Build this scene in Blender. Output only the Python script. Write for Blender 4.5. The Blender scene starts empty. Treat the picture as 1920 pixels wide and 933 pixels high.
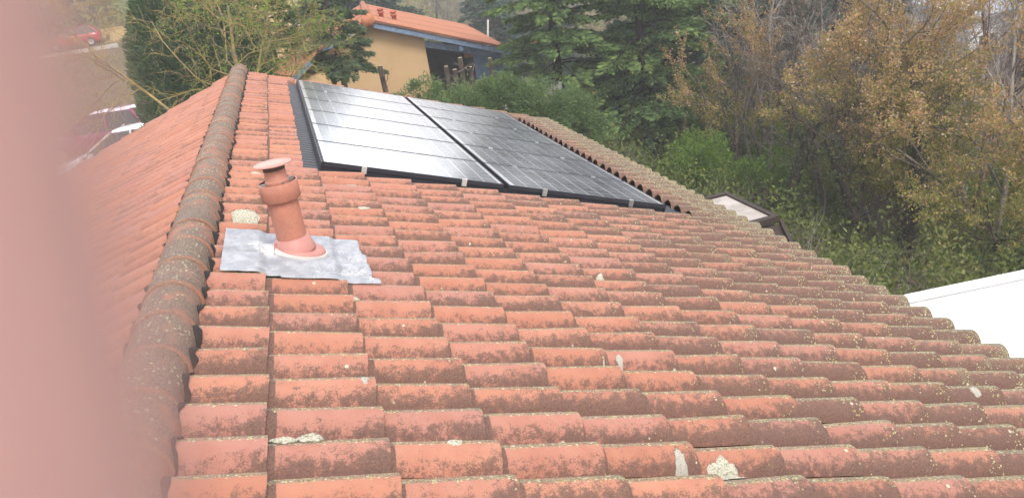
import bpy, math, random
import numpy as np
from mathutils import Matrix, Vector
R = math.radians
PI = math.pi
scn = bpy.context.scene
COL = scn.collection

# ------------------------------------------------------------------ camera
CAM = np.array([-0.0901, -6.9619, 5.6976])
CR = np.array([[0.94817505, -0.28105539, -0.14822934],      # right
               [-0.23602936, -0.31067007, -0.92074657],     # down
               [0.21273037, 0.90801540, -0.36090694]])      # forward
cd = bpy.data.cameras.new('camera'); cam = bpy.data.objects.new('camera', cd); COL.objects.link(cam)
cd.sensor_width = 36; cd.lens = 36 * 1490.1 / 1920
cd.clip_start = 0.001; cd.clip_end = 2000
cam.matrix_world = Matrix(((CR[0][0], -CR[1][0], -CR[2][0], CAM[0]),
                           (CR[0][1], -CR[1][1], -CR[2][1], CAM[1]),
                           (CR[0][2], -CR[1][2], -CR[2][2], CAM[2]), (0, 0, 0, 1)))
cd.dof.use_dof = True; cd.dof.focus_distance = 6.0; cd.dof.aperture_fstop = 7.4
scn.camera = cam

# ------------------------------------------------------------------ sky, sun, exposure
SUN_EL, SUN_AZ = R(50), R(168)          # azimuth clockwise from +Y
w = bpy.data.worlds.new('World'); scn.world = w; w.use_nodes = True
nt = w.node_tree; bg = nt.nodes['Background']
sky = nt.nodes.new('ShaderNodeTexSky'); sky.sky_type = 'NISHITA'; sky.sun_disc = False
sky.sun_elevation = SUN_EL; sky.sun_rotation = SUN_AZ; sky.dust_density = 6.0; sky.air_density = 1.0; sky.ozone_density = 0.6
tc = nt.nodes.new('ShaderNodeTexCoord'); cn = nt.nodes.new('ShaderNodeTexNoise'); cn.inputs['Scale'].default_value = 2.6; cn.inputs['Detail'].default_value = 5
nt.links.new(tc.outputs['Generated'], cn.inputs['Vector'])
cr_ = nt.nodes.new('ShaderNodeValToRGB'); cr_.color_ramp.elements[0].position = .3; cr_.color_ramp.elements[0].color = (6.0, 6.0, 6.2, 1); cr_.color_ramp.elements[1].position = .75; cr_.color_ramp.elements[1].color = (8.6, 8.45, 8.4, 1)
nt.links.new(cn.outputs['Fac'], cr_.inputs[0])
cl = nt.nodes.new('ShaderNodeMix'); cl.data_type = 'RGBA'; cl.inputs[0].default_value = 0.68      # thin bright cloud cover
nt.links.new(sky.outputs[0], cl.inputs[6]); nt.links.new(cr_.outputs[0], cl.inputs[7])
dp = nt.nodes.new('ShaderNodeVectorMath'); dp.operation = 'DOT_PRODUCT'; nt.links.new(tc.outputs['Generated'], dp.inputs[0]); dp.inputs[1].default_value = (-0.22, 0.87, 0.44)
mr = nt.nodes.new('ShaderNodeMapRange'); mr.interpolation_type = 'SMOOTHSTEP'; mr.inputs[1].default_value = 0.60; mr.inputs[2].default_value = 1.0; mr.inputs[3].default_value = 1.0; mr.inputs[4].default_value = 2.5
nt.links.new(dp.outputs['Value'], mr.inputs[0])
gl = nt.nodes.new('ShaderNodeVectorMath'); gl.operation = 'SCALE'; nt.links.new(cl.outputs[2], gl.inputs[0]); nt.links.new(mr.outputs[0], gl.inputs['Scale'])      # brighter sky patch, added for the panels to reflect
nt.links.new(gl.outputs[0], bg.inputs[0]); bg.inputs[1].default_value = 0.15
sd = bpy.data.lights.new('sun', 'SUN'); sun = bpy.data.objects.new('sun', sd); COL.objects.link(sun)
sd.energy = 1.7; sd.angle = R(18); sd.color = (1.0, 0.95, 0.88)
sv = Vector((math.sin(SUN_AZ) * math.cos(SUN_EL), math.cos(SUN_AZ) * math.cos(SUN_EL), math.sin(SUN_EL)))
sun.rotation_euler = sv.to_track_quat('Z', 'Y').to_euler()
sun.location = (0, 0, 40)
scn.view_settings.view_transform = 'Standard'; scn.view_settings.look = 'None'
scn.view_settings.exposure = 0.58; scn.view_settings.gamma = 1.0; scn.view_settings.use_curve_mapping = False
scn.render.engine = 'CYCLES'
scn.cycles.max_bounces = 6; scn.cycles.diffuse_bounces = 3; scn.cycles.transmission_bounces = 4
scn.cycles.sample_clamp_indirect = 6

# ------------------------------------------------------------------ node helpers
class NT:
    def __init__(s, name):
        s.m = bpy.data.materials.new(name); s.m.use_nodes = True
        s.t = s.m.node_tree; s.b = s.t.nodes['Principled BSDF']; s.out = s.t.nodes['Material Output']
    def n(s, typ, **kw):
        nd = s.t.nodes.new('ShaderNode' + typ)
        for k, v in kw.items():
            if k.startswith('i_'):
                nd.inputs[int(k[2:]) if k[2:].isdigit() else k[2:].replace('_', ' ')].default_value = v
            else: setattr(nd, k, v)
        return nd
    def l(s, a, b): s.t.links.new(a, b)
    def math(s, op, a, b=None, clamp=False):
        nd = s.n('Math', operation=op); nd.use_clamp = clamp
        for i, x in enumerate((a, b)):
            if x is None: continue
            if isinstance(x, (int, float)): nd.inputs[i].default_value = x
            else: s.l(x, nd.inputs[i])
        return nd.outputs[0]
    def noise(s, vec, scale, detail=3, rough=0.55):
        nd = s.n('TexNoise'); nd.inputs['Scale'].default_value = scale
        nd.inputs['Detail'].default_value = detail; nd.inputs['Roughness'].default_value = rough
        if vec is not None: s.l(vec, nd.inputs['Vector'])
        return nd.outputs['Fac']
    def vor(s, vec, scale, feature='F1', out='Distance', rnd=1.0):
        nd = s.n('TexVoronoi', feature=feature); nd.inputs['Scale'].default_value = scale
        nd.inputs['Randomness'].default_value = rnd
        if vec is not None: s.l(vec, nd.inputs['Vector'])
        return nd.outputs[out]
    def ss(s, x, a, b):          # smoothstep a..b
        nd = s.n('MapRange', interpolation_type='SMOOTHSTEP'); nd.inputs[1].default_value = a; nd.inputs[2].default_value = b
        if isinstance(x, (int, float)): nd.inputs[0].default_value = x
        else: s.l(x, nd.inputs[0])
        return nd.outputs[0]
    def mix(s, f, a, b):
        nd = s.n('Mix', data_type='RGBA')
        if isinstance(f, (int, float)): nd.inputs[0].default_value = f
        else: s.l(f, nd.inputs[0])
        for i, x in ((6, a), (7, b)):
            if isinstance(x, tuple): nd.inputs[i].default_value = (*x, 1) if len(x) == 3 else x
            else: s.l(x, nd.inputs[i])
        return nd.outputs[2]
    def ramp(s, f, stops):
        nd = s.n('ValToRGB'); cr = nd.color_ramp
        while len(cr.elements) < len(stops): cr.elements.new(0.5)
        for e, (p, c) in zip(cr.elements, stops): e.position = p; e.color = (*c, 1)
        s.l(f, nd.inputs[0]); return nd.outputs[0]
    def bump(s, h, strength, dist):
        nd = s.n('Bump'); nd.inputs['Strength'].default_value = strength; nd.inputs['Distance'].default_value = dist
        s.l(h, nd.inputs['Height']); s.l(nd.outputs[0], s.b.inputs['Normal'])
    def base(s, c, rough=0.8, spec=0.3, metal=0.0):
        if isinstance(c, tuple): s.b.inputs['Base Color'].default_value = (*c, 1)
        else: s.l(c, s.b.inputs['Base Color'])
        s.b.inputs['Roughness'].default_value = rough; s.b.inputs['Specular IOR Level'].default_value = spec
        s.b.inputs['Metallic'].default_value = metal
    def obj(s): return s.n('TexCoord').outputs['Object']

def plain(name, c, rough=0.7, spec=0.3, metal=0.0, var=0.18, scale=6.0, bump=0.0):
    k = NT(name); o = k.obj()
    n1 = k.noise(o, scale, 5); n2 = k.noise(o, scale * 9, 3)
    f = k.math('ADD', k.math('MULTIPLY', n1, 0.7), k.math('MULTIPLY', n2, 0.3))
    lo = tuple(x * (1 - var) for x in c); hi = tuple(min(1, x * (1 + var)) for x in c)
    k.base(k.mix(k.ss(f, 0.3, 0.7), lo, hi), rough, spec, metal)
    if bump: k.bump(n2, bump, 0.01)
    return k.m

# ------------------------------------------------------------------ mesh helpers
def link(name, me, m, parent=None):
    o = bpy.data.objects.new(name, me); COL.objects.link(o)
    if m is not None:
        for mm in (m if isinstance(m, (list, tuple)) else [m]): me.materials.append(mm)
    if parent is not None: o.parent = parent
    return o

def np_mesh(name, V, F, m, parent=None, smooth=False, attrs=None):
    """V (n,3); F (k,4) or (k,3) int array."""
    V = np.asarray(V, np.float32); F = np.asarray(F, np.int32)
    me = bpy.data.meshes.new(name)
    me.vertices.add(len(V)); me.vertices.foreach_set('co', V.ravel())
    k, q = F.shape
    me.loops.add(k * q); me.loops.foreach_set('vertex_index', F.ravel())
    me.polygons.add(k); me.polygons.foreach_set('loop_start', np.arange(0, k * q, q, dtype=np.int32))
    if smooth: me.polygons.foreach_set('use_smooth', np.ones(k, bool))
    for an, (typ, dat) in (attrs or {}).items():
        a = me.attributes.new(an, typ, 'POINT')
        a.data.foreach_set('value' if typ == 'FLOAT' else 'color', np.asarray(dat, np.float32).ravel())
    me.update(calc_edges=True)
    return link(name, me, m, parent)

class MB:
    """collects simple shapes into ONE mesh"""
    def __init__(s): s.v = []; s.f = []; s.sm = []
    def add(s, vs, fs, smooth=False):
        b = len(s.v); s.v += [tuple(float(c) for c in v) for v in vs]
        for f in fs: s.f.append([b + i for i in f]); s.sm.append(smooth)
    def hexa(s, c):              # 8 corners: bottom 4 ccw then top 4
        s.add(c, [(0, 3, 2, 1), (4, 5, 6, 7), (0, 1, 5, 4), (1, 2, 6, 5), (2, 3, 7, 6), (3, 0, 4, 7)])
    def box(s, x0, x1, y0, y1, z0, z1, T=None):
        c = [(x0, y0, z0), (x1, y0, z0), (x1, y1, z0), (x0, y1, z0), (x0, y0, z1), (x1, y0, z1), (x1, y1, z1), (x0, y1, z1)]
        if T: c = [T(*p) for p in c]
        s.hexa(c)
    def bar(s, a, b, wd, ht):
        a = np.array(a, float); b = np.array(b, float); d = (b - a) / np.linalg.norm(b - a)
        up = np.array([0, 0, 1.0]) if abs(d[2]) < .95 else np.array([1.0, 0, 0])
        sd = np.cross(d, up); sd /= np.linalg.norm(sd); u = np.cross(sd, d)
        q = [(-1, -1), (1, -1), (1, 1), (-1, 1)]
        c = [a + sd * wd / 2 * i + u * ht / 2 * j for i, j in q] + [b + sd * wd / 2 * i + u * ht / 2 * j for i, j in q]
        s.hexa(c)
    def lathe(s, prof, n=32, c=(0, 0, 0), cap=False, T=None):
        vs = []
        for r, z in prof:
            for i in range(n):
                a = 2 * PI * i / n; p = (c[0] + r * math.cos(a), c[1] + r * math.sin(a), c[2] + z)
                vs.append(T(*p) if T else p)
        fs = [(j * n + i, j * n + (i + 1) % n, (j + 1) * n + (i + 1) % n, (j + 1) * n + i) for j in range(len(prof) - 1) for i in range(n)]
        if cap: fs += [tuple(range((len(prof) - 1) * n, len(prof) * n))]
        s.add(vs, fs, True)
    def tube(s, pts, rad, n=8):
        pts = [np.array(p, float) for p in pts]; vs = []
        for i, p in enumerate(pts):
            d = pts[min(i + 1, len(pts) - 1)] - pts[max(i - 1, 0)]; d /= np.linalg.norm(d)
            up = np.array([0, 0, 1.0]) if abs(d[2]) < .9 else np.array([1.0, 0, 0])
            a = np.cross(d, up); a /= np.linalg.norm(a); b = np.cross(d, a)
            r = rad[i] if isinstance(rad, (list, tuple)) else rad
            vs += [p + r * (a * math.cos(2 * PI * k / n) + b * math.sin(2 * PI * k / n)) for k in range(n)]
        fs = [(j * n + i, j * n + (i + 1) % n, (j + 1) * n + (i + 1) % n, (j + 1) * n + i) for j in range(len(pts) - 1) for i in range(n)]
        fs += [tuple(range(n))[::-1], tuple(range((len(pts) - 1) * n, len(pts) * n))]
        s.add(vs, fs, True)
    def build(s, name, m, parent=None):
        me = bpy.data.meshes.new(name); me.from_pydata(s.v, [], s.f)
        me.polygons.foreach_set('use_smooth', s.sm); me.update()
        return link(name, me, m, parent)

def tag(o, label=None, cat=None, group=None, kind=None):
    if label: o['label'] = label
    if cat: o['category'] = cat
    if group: o['group'] = group
    if kind: o['kind'] = kind
    return o
def empty(name, loc, label, cat, group=None, rz=0):
    o = bpy.data.objects.new(name, None); COL.objects.link(o); o.location = loc; o.rotation_euler = (0, 0, rz)
    o.empty_display_size = 0.2
    return tag(o, label, cat, group)
def copy_tree(o, parent=None):
    c = o.copy(); COL.objects.link(c)
    if parent is not None:
        c.parent = parent; c.matrix_parent_inverse = o.matrix_parent_inverse.copy()
    for ch in list(o.children): copy_tree(ch, c)
    return c

# ------------------------------------------------------------------ value noise for shapes
def vnoise(x, y, seed=0):
    xi = np.floor(x).astype(int); yi = np.floor(y).astype(int); xf = x - xi; yf = y - yi
    def h(a, b): 
        v = np.sin(a * 127.1 + b * 311.7 + seed * 74.7) * 43758.5453
        return v - np.floor(v)
    u = xf * xf * (3 - 2 * xf); v = yf * yf * (3 - 2 * yf)
    return (h(xi, yi) * (1 - u) + h(xi + 1, yi) * u) * (1 - v) + (h(xi, yi + 1) * (1 - u) + h(xi + 1, yi + 1) * u) * v

# ------------------------------------------------------------------ the terrain
def ground_z(x, y):
    x = np.asarray(x, float); y = np.asarray(y, float)
    z = 0.07 * np.clip(y - 7, 0, 70) * np.clip((9 - x) / 6, 0, 1)                  # bank rising beyond the house
    drop = -0.42 * np.clip(x - 5.4, 0, 11.5)
    z = z + drop
    r = np.hypot(x, y + 7)
    z = z + 0.12 * np.clip(r - 75, 0, 300)                                          # far hillside
    z = z + (vnoise(x * 0.35, y * 0.35, 3) - .5) * 0.35 * np.clip((r - 11) / 8, 0, 1)
    return z

k = NT('ground_soil'); o_ = k.obj()
g1 = k.noise(o_, 0.25, 4); g2 = k.noise(o_, 3.0, 6, 0.7); g3 = k.noise(o_, 22.0, 4, 0.7)
gc = k.mix(k.ss(g1, 0.40, 0.62), (0.17, 0.115, 0.075), (0.105, 0.10, 0.045))
gc = k.mix(k.ss(g2, 0.45, 0.75), gc, (0.21, 0.155, 0.10))
gc = k.mix(k.math('MULTIPLY', k.ss(g3, 0.5, 0.8), 0.7), gc, (0.055, 0.045, 0.028))
k.base(gc, 0.95, 0.1); k.bump(k.math('ADD', g2, g3), 0.8, 0.06)
M_ground = k.m
def build_ground():
    xs = np.concatenate([np.linspace(-600, -62, 14), np.linspace(-60, 60, 161), np.linspace(62, 600, 14)])
    ys = np.concatenate([np.linspace(-500, -42, 12), np.linspace(-40, 110, 201), np.linspace(112, 700, 16)])
    X, Y = np.meshgrid(xs, ys); Z = ground_z(X, Y)
    V = np.stack([X, Y, Z], -1).reshape(-1, 3); nx = len(xs)
    i, j = np.meshgrid(np.arange(nx - 1), np.arange(len(ys) - 1)); a = (j * nx + i).ravel()
    F = np.stack([a, a + 1, a + nx + 1, a + nx], -1)
    tag(np_mesh('ground', V, F, M_ground, None, True), kind='structure')
build_ground()

# ================================================================== THE TILED HOUSE
PITCH = R(20); CA, SA = math.cos(PITCH), math.sin(PITCH); H0 = 4.15
def W(X, Y, Z=0.0):             # roof plane coordinates of the right slope -> world
    return (X * CA + Z * SA, Y, -X * SA + Z * CA + H0)
def Wn(X, Y, Z):
    return np.stack([X * CA + Z * SA, Y, -X * SA + Z * CA + H0], -1)
RX = W(-0.88, 0, -0.17)[0]      # x of the ridge plane
def Wl(X, Y, Z):                # mirrored: the left slope
    p = Wn(X, Y, Z); p[..., 0] = 2 * RX - p[..., 0]; return p
GAUGE, ROW, S0, N0 = 0.415, 0.2355, -0.88, -0.17
Y_CREST = -4.69; HUMP = 0.84; HH = 0.079; VC = HUMP / 2

def tile_material(name, left=False):
    k = NT(name); o = k.obj()
    at = k.n('Attribute', attribute_name='tile'); sep = k.n('SeparateColor'); k.l(at.outputs['Color'], sep.inputs[0])
    r1, r2, u = sep.outputs[0], sep.outputs[1], sep.outputs[2]
    v = at.outputs['Alpha']
    dirt = k.n('Attribute', attribute_name='dirt').outputs['Fac']
    # shift the pattern of every tile
    off = k.n('VectorMath', operation='ADD'); k.l(o, off.inputs[0])
    cmb = k.n('CombineXYZ'); k.l(k.math('MULTIPLY', r1, 37.0), cmb.inputs[0]); k.l(k.math('MULTIPLY', r2, 53.0), cmb.inputs[1]); k.l(cmb.outputs[0], off.inputs[1])
    p = off.outputs[0]
    clay = k.ramp(r1, [(0, (0.375, 0.165, 0.110)), (0.4, (0.425, 0.195, 0.130)), (0.75, (0.375, 0.185, 0.150)), (1, (0.45, 0.212, 0.138))])
    mott = k.noise(p, 9, 4)
    clay = k.mix(k.math('MULTIPLY', k.ss(mott, 0.35, 0.7), 0.45), clay, (0.33, 0.130, 0.090))
    clay = k.mix(k.math('MULTIPLY', k.ss(dirt, 0.1, 1.2), 0.50), clay, (0.27, 0.145, 0.110))
    # soot and algae stains, with painted shade mixed in: speckle thresholded by a slow field
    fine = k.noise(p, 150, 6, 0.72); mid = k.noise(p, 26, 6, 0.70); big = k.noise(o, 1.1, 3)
    low = k.math('SUBTRACT', 1.0, k.ss(v, 0.03, 0.36))                    # near foot of the barrel: dirt, with rounding shade painted in
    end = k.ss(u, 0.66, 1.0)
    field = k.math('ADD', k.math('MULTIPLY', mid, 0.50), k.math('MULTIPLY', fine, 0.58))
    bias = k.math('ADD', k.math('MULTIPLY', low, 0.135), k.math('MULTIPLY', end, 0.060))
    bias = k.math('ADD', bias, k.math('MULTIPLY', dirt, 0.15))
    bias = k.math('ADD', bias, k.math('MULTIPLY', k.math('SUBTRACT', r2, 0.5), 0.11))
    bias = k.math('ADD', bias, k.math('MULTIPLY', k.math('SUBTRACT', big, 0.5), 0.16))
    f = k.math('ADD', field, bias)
    f = k.math('ADD', f, k.math('MULTIPLY', k.math('SUBTRACT', 1.0, k.ss(u, 0.055, 0.085)), 0.55))      # dark joint: contact shadow painted under the tile above
    stain_shade = k.math('MULTIPLY', k.ss(f, 0.61, 0.685), 0.85 if not left else 0.40)
    c = k.mix(stain_shade, clay, k.mix(k.ss(fine, 0.35, 0.6), (0.046, 0.036, 0.032), (0.145, 0.094, 0.078)))
    # grey-black crust along the crest, with pale lichen rosettes
    cr = k.math('SUBTRACT', 1.0, k.ss(k.math('ABSOLUTE', k.math('SUBTRACT', v, 0.53)), 0.05, 0.21))
    crn = k.math('ADD', k.math('ADD', k.math('MULTIPLY', cr, 0.45), k.math('MULTIPLY', mid, 0.45)), k.math('ADD', k.math('MULTIPLY', fine, 0.3), k.math('MULTIPLY', dirt, 0.24)))
    crust = k.ss(crn, 0.655, 0.76)
    c = k.mix(k.math('MULTIPLY', crust, 0.75 if not left else 0.25), c, k.mix(k.ss(fine, 0.4, 0.6), (0.062, 0.055, 0.045), (0.33, 0.30, 0.205)))
    # moss / yellow lichen grains, mostly on the lower end of tiles far down the slope
    vd = k.vor(p, 85, rnd=1.0); vc = k.vor(p, 85, out='Color')
    sc = k.n('SeparateColor'); k.l(vc, sc.inputs[0])
    zone = k.math('ADD', k.math('MULTIPLY', cr, 0.62), k.math('MULTIPLY', dirt, 0.24))
    zone = k.math('ADD', zone, k.math('MULTIPLY', k.math('MULTIPLY', k.ss(u, 0.60, 1.0), k.math('ADD', dirt, 0.15)), 0.34))
    zone = k.math('ADD', zone, k.math('MULTIPLY', k.math('SUBTRACT', mid, 0.5), 0.9))
    zone = k.math('SUBTRACT', zone, 0.17)
    grain = k.math('MULTIPLY', k.math('LESS_THAN', sc.outputs[0], zone), k.math('SUBTRACT', 1.0, k.ss(vd, 0.35, 0.55)))
    lich = k.ramp(sc.outputs[1], [(0, (0.36, 0.34, 0.11)), (0.35, (0.45, 0.42, 0.17)), (0.7, (0.56, 0.54, 0.36)), (0.9, (0.30, 0.29, 0.10)), (1, (0.62, 0.60, 0.48))])
    c = k.mix(k.math('MULTIPLY', grain, 0.85 if not left else 0.15), c, lich)
    # olive moss mat on the lower end of the damp tiles
    mz = k.math('MULTIPLY', k.math('MULTIPLY', k.ss(u, 0.52, 0.95), k.math('ADD', 0.35, k.math('MULTIPLY', cr, 0.65))), k.math('MULTIPLY', dirt, 1.0 if not left else 0.0))
    mz = k.math('ADD', mz, k.math('ADD', k.math('MULTIPLY', k.math('SUBTRACT', mid, 0.5), 1.0), k.math('ADD', k.math('MULTIPLY', k.math('SUBTRACT', fine, 0.5), 0.9), k.math('MULTIPLY', k.math('SUBTRACT', r1, 0.5), 0.5))))
    c = k.mix(k.math('MULTIPLY', k.ss(mz, 0.40, 0.64), 0.75), c, k.mix(k.ss(fine, 0.38, 0.62), (0.090, 0.080, 0.060), (0.27, 0.25, 0.165)))
    # a few larger pale spots
    vd2 = k.vor(o, 13); vc2 = k.vor(o, 13, out='Color'); s2 = k.n('SeparateColor'); k.l(vc2, s2.inputs[0])
    spot = k.math('MULTIPLY', k.math('GREATER_THAN', k.math('ADD', s2.outputs[0], k.math('MULTIPLY', dirt, 0.05)), 0.93),
                  k.math('SUBTRACT', 1.0, k.ss(k.math('ADD', vd2, k.math('MULTIPLY', fine, 0.12)), 0.14, 0.20)))
    c = k.mix(k.math('MULTIPLY', spot, 0.9 if not left else 0.0), c, (0.50, 0.50, 0.40))
    k.base(c, 0.82, 0.25)
    k.bump(k.math('ADD', k.math('MULTIPLY', fine, 0.6), k.math('ADD', k.math('MULTIPLY', mid, 0.6), k.math('MULTIPLY', grain, 0.6))), 0.55, 0.006)
    return k.m
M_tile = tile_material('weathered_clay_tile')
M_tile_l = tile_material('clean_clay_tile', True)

rng = np.random.default_rng(7)
VS = np.concatenate([np.linspace(0, HUMP, 13), [0.90, 0.96, 1.05]])
def profile(v, hs):
    z = np.where(v < HUMP, HH * hs * np.sin(PI * np.clip(v, 0, HUMP) / HUMP) ** 0.72, -0.004)
    return z
def tiles(cells, T, m, name, parent, dirt_of, mirror=False):
    US = np.array([-0.09, 0.0, 0.3, 0.6, 0.85, 1.0, 1.0, 1.0])     # last two rings are the lip, unsmoothed against the barrel
    nu, nv = len(US), len(VS); n = len(cells)
    kk = np.array([c[0] for c in cells], float)[:, None, None]; jj = np.array([c[1] for c in cells], float)[:, None, None]
    U = US[None, :, None] * np.ones((n, 1, nv)); Vv = VS[None, None, :] * np.ones((n, nu, 1))
    j1, j2, j3, j4, j5 = (rng.normal(0, 1, (n, 1, 1)) for _ in range(5))
    hs = 0.95 + 0.09 * U + 0.025 * j5; ws = 0.96 + 0.065 * U
    z = profile(Vv, hs)
    lip = np.zeros_like(U); lip[:, -1, :] = -0.018
    u0 = np.array([c[2] if len(c) > 2 else 0 for c in cells], float)[:, None, None]; u1 = np.array([c[3] if len(c) > 2 else 1 for c in cells], float)[:, None, None]
    U = np.where(U > 0, u0 + U * (u1 - u0), U + u0)
    s = (kk + U) * GAUGE + 0.006 * j1 + 0.012 * np.clip(U, 0, 1)
    y = Y_CREST + jj * ROW + (Vv - VC) * ROW * ws + 0.0022 * j2 + 0.0035 * j3 * (U - .5)
    nn = N0 + z + 0.020 * U + lip + 0.0016 * j4 + 0.004 * j3 * (U - .5)
    P = T(S0 + s, y, nn).reshape(-1, 3)
    r1 = np.broadcast_to(rng.random((n, 1, 1)), U.shape); r2 = np.broadcast_to(rng.random((n, 1, 1)), U.shape)
    attr = np.stack([r1, r2, np.clip(U, 0, 1), np.clip(Vv, 0, 1)], -1).reshape(-1, 4)
    D = np.broadcast_to(dirt_of(kk, jj), U.shape).reshape(-1)
    a, b = np.meshgrid(np.arange(nv - 1), np.array([0, 1, 2, 3, 4, 6])); q = (b * nv + a).ravel()
    F = np.stack([q, q + nv, q + nv + 1, q + 1], -1)
    if mirror: F = F[:, ::-1]
    F = (F[None] + (np.arange(n) * nu * nv)[:, None, None]).reshape(-1, 4)
    o = np_mesh(name, P, F, m, parent, True, {'tile': ('FLOAT_COLOR', attr), 'dirt': ('FLOAT', D)})
    return o

house = empty('tiled_house', (RX, 0, 0), 'house under the large orange barrel tile roof that fills the foreground', 'house')
house_inv = Matrix.Translation((-RX, 0, 0))
def child_of_house(o):
    o.parent = house; o.matrix_parent_inverse = house_inv; return o
J0, J1 = -18, 49                # rows along the ridge; row 49 ends at the far rake
cells = []
for kcol in range(13):
    for j in range(J0, J1 + 1):
        yc = Y_CREST + j * ROW
        field = 0.11 < yc < 6.42
        if 2 <= kcol <= 10 and field: continue                      # the panel field
        if field and kcol == 1: cells.append((kcol, j, 0.0, 0.73 + 0.01 * (j % 3)))
        elif field and kcol == 11: cells.append((kcol, j, 0.42, 1.0))
        else: cells.append((kcol, j, 0.0, 1.0))
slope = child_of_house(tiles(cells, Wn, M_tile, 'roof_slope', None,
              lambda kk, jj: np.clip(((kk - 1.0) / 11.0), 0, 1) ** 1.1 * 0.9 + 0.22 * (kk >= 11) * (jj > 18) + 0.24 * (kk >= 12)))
slope['label'] = 'stained lichen covered tile slope facing right'
cells = [(kcol, j) for kcol in range(13) for j in range(J0, J1 + 1)]
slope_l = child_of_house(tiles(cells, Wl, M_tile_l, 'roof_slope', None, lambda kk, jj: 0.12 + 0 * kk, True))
slope_l['label'] = 'cleaner orange tile slope on the left of the ridge'
# boarding under the tiles and the walls
M_deck = plain('roof_boarding', (0.05, 0.035, 0.03), 0.9)
mb = MB()
for T in (W, lambda X, Y, Z: tuple(Wl(np.array(X), np.array(Y), np.array(Z)))):
    mb.box(S0 + 0.02, 4.40, -8.9, 6.98, -0.24, -0.185, T)
child_of_house(mb.build('roof_deck', M_deck))
k = NT('ochre_render'); o_ = k.obj(); n1 = k.noise(o_, 1.2, 4); n2 = k.noise(o_, 40, 3)
k.base(k.mix(k.ss(n1, .3, .75), (0.56, 0.39, 0.22), (0.50, 0.345, 0.19)), 0.9, 0.15); k.bump(n2, 0.3, 0.01)
M_ochre = k.m
mb = MB()
xl, xr, zt = -5.4, 3.75, W(3.75 / CA, 0, -0.25)[2]
for y0, y1 in ((-8.6, -8.35), (6.45, 6.7)):
    pts = [(xl, -2.0), (xr, -2.0), (xr, zt - .15), (RX, W(S0, 0, -0.25)[2] - .1), (xl, zt - .15)]
    mb.add([(x, y0, z) for x, z in pts] + [(x, y1, z) for x, z in pts],
           [(0, 1, 2, 3, 4), (9, 8, 7, 6, 5)] + [(i, i + 5, (i + 1) % 5 + 5, (i + 1) % 5) for i in range(5)])
mb.box(xl, xl + .25, -8.34, 6.44, -2.0, zt - .12); mb.box(xr - .25, xr, -8.34, 6.44, -2.0, zt - .12)
child_of_house(mb.build('wall', M_ochre))

# ridge tiles
k = NT('ridge_tile_crust'); o_ = k.obj()
at = k.n('ObjectInfo').outputs['Random']
off = k.n('VectorMath', operation='ADD'); k.l(o_, off.inputs[0]); cmb = k.n('CombineXYZ'); k.l(k.math('MULTIPLY', at, 31.0), cmb.inputs[2]); k.l(cmb.outputs[0], off.inputs[1]); p = off.outputs[0]
fine = k.noise(p, 110, 6, 0.7); mid = k.noise(p, 10, 5, 0.6); big = k.noise(p, 3.5, 2)
sepx = k.n('SeparateXYZ'); k.l(o_, sepx.inputs[0])
top = k.ss(sepx.outputs[2], 0.02, 0.14)
clay = k.mix(mid, (0.36, 0.155, 0.10), (0.29, 0.145, 0.105))
c = k.mix(k.ss(k.math('ADD', k.math('ADD', mid, k.math('MULTIPLY', fine, 0.6)), k.math('ADD', k.math('MULTIPLY', top, 0.10), k.math('MULTIPLY', at, 0.26))), 0.75, 0.97), clay, k.mix(k.ss(fine, .38, .62), (0.105, 0.078, 0.064), (0.27, 0.205, 0.165)))
vd = k.vor(p, 48); vc = k.vor(p, 48, out='Color'); s2 = k.n('SeparateColor'); k.l(vc, s2.inputs[0])
fl = k.math('MULTIPLY', k.math('LESS_THAN', s2.outputs[0], k.math('MULTIPLY', k.ss(k.math('ADD', big, k.math('MULTIPLY', top, .12)), 0.50, 0.74), 0.75)), k.math('SUBTRACT', 1.0, k.ss(k.math('ADD', vd, k.math('MULTIPLY', fine, .3)), 0.38, 0.55)))
c = k.mix(fl, c, k.ramp(s2.outputs[1], [(0, (0.38, 0.36, 0.20)), (0.6, (0.50, 0.48, 0.33)), (1, (0.30, 0.28, 0.16))]))
band = k.math('MULTIPLY', k.math('SUBTRACT', 1.0, k.ss(sepx.outputs[1], 0.018, 0.05)), k.ss(k.math('ADD', mid, k.math('MULTIPLY', fine, .4)), .45, .75))
c = k.mix(k.math('MULTIPLY', band, .48), c, (0.36, 0.165, 0.105))
k.base(c, 0.88, 0.2); k.bump(k.math('ADD', fine, k.math('ADD', mid, fl)), 0.7, 0.008)
M_ridge = k.m
def ridge_proto():
    mb = MB(); n = 18; L = 0.36
    def ring(yy, r, zc): return [(r * math.cos(PI * (i / (n - 1)) * 1.10 - 0.05 * PI), yy, r * 0.94 * math.sin(PI * (i / (n - 1)) * 1.10 - 0.05 * PI) + zc) for i in range(n)]
    prof = [(-0.004, 0.128, 0), (-0.003, 0.138, 0), (0.0, 0.1435, 0), (0.020, 0.1430, 0), (0.027, 0.1380, 0), (0.18, 0.1360, 0), (L + 0.03, 0.1330, 0)]
    vs = []
    for q in prof: vs += ring(*q)
    fs = [(j * n + i, j * n + i + 1, (j + 1) * n + i + 1, (j + 1) * n + i) for j in range(len(prof) - 1) for i in range(n - 1)]
    mb.add(vs, fs, True)
    return mb
RZ = W(S0, 0, N0)[2]
proto = None; yy = -8.9; rr = random.Random(3)
while yy < 6.95:
    if proto is None: t_ = child_of_house(ridge_proto().build('ridge_tile', M_ridge)); proto = t_
    else: t_ = copy_tree(proto, house)
    t_.location = (RX + rr.uniform(-.006, .006), yy, RZ + 0.012 + rr.uniform(-.004, .004))
    t_.rotation_euler = (R(0.30), 0, R(rr.uniform(-.6, .6))); yy += 0.36
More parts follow.
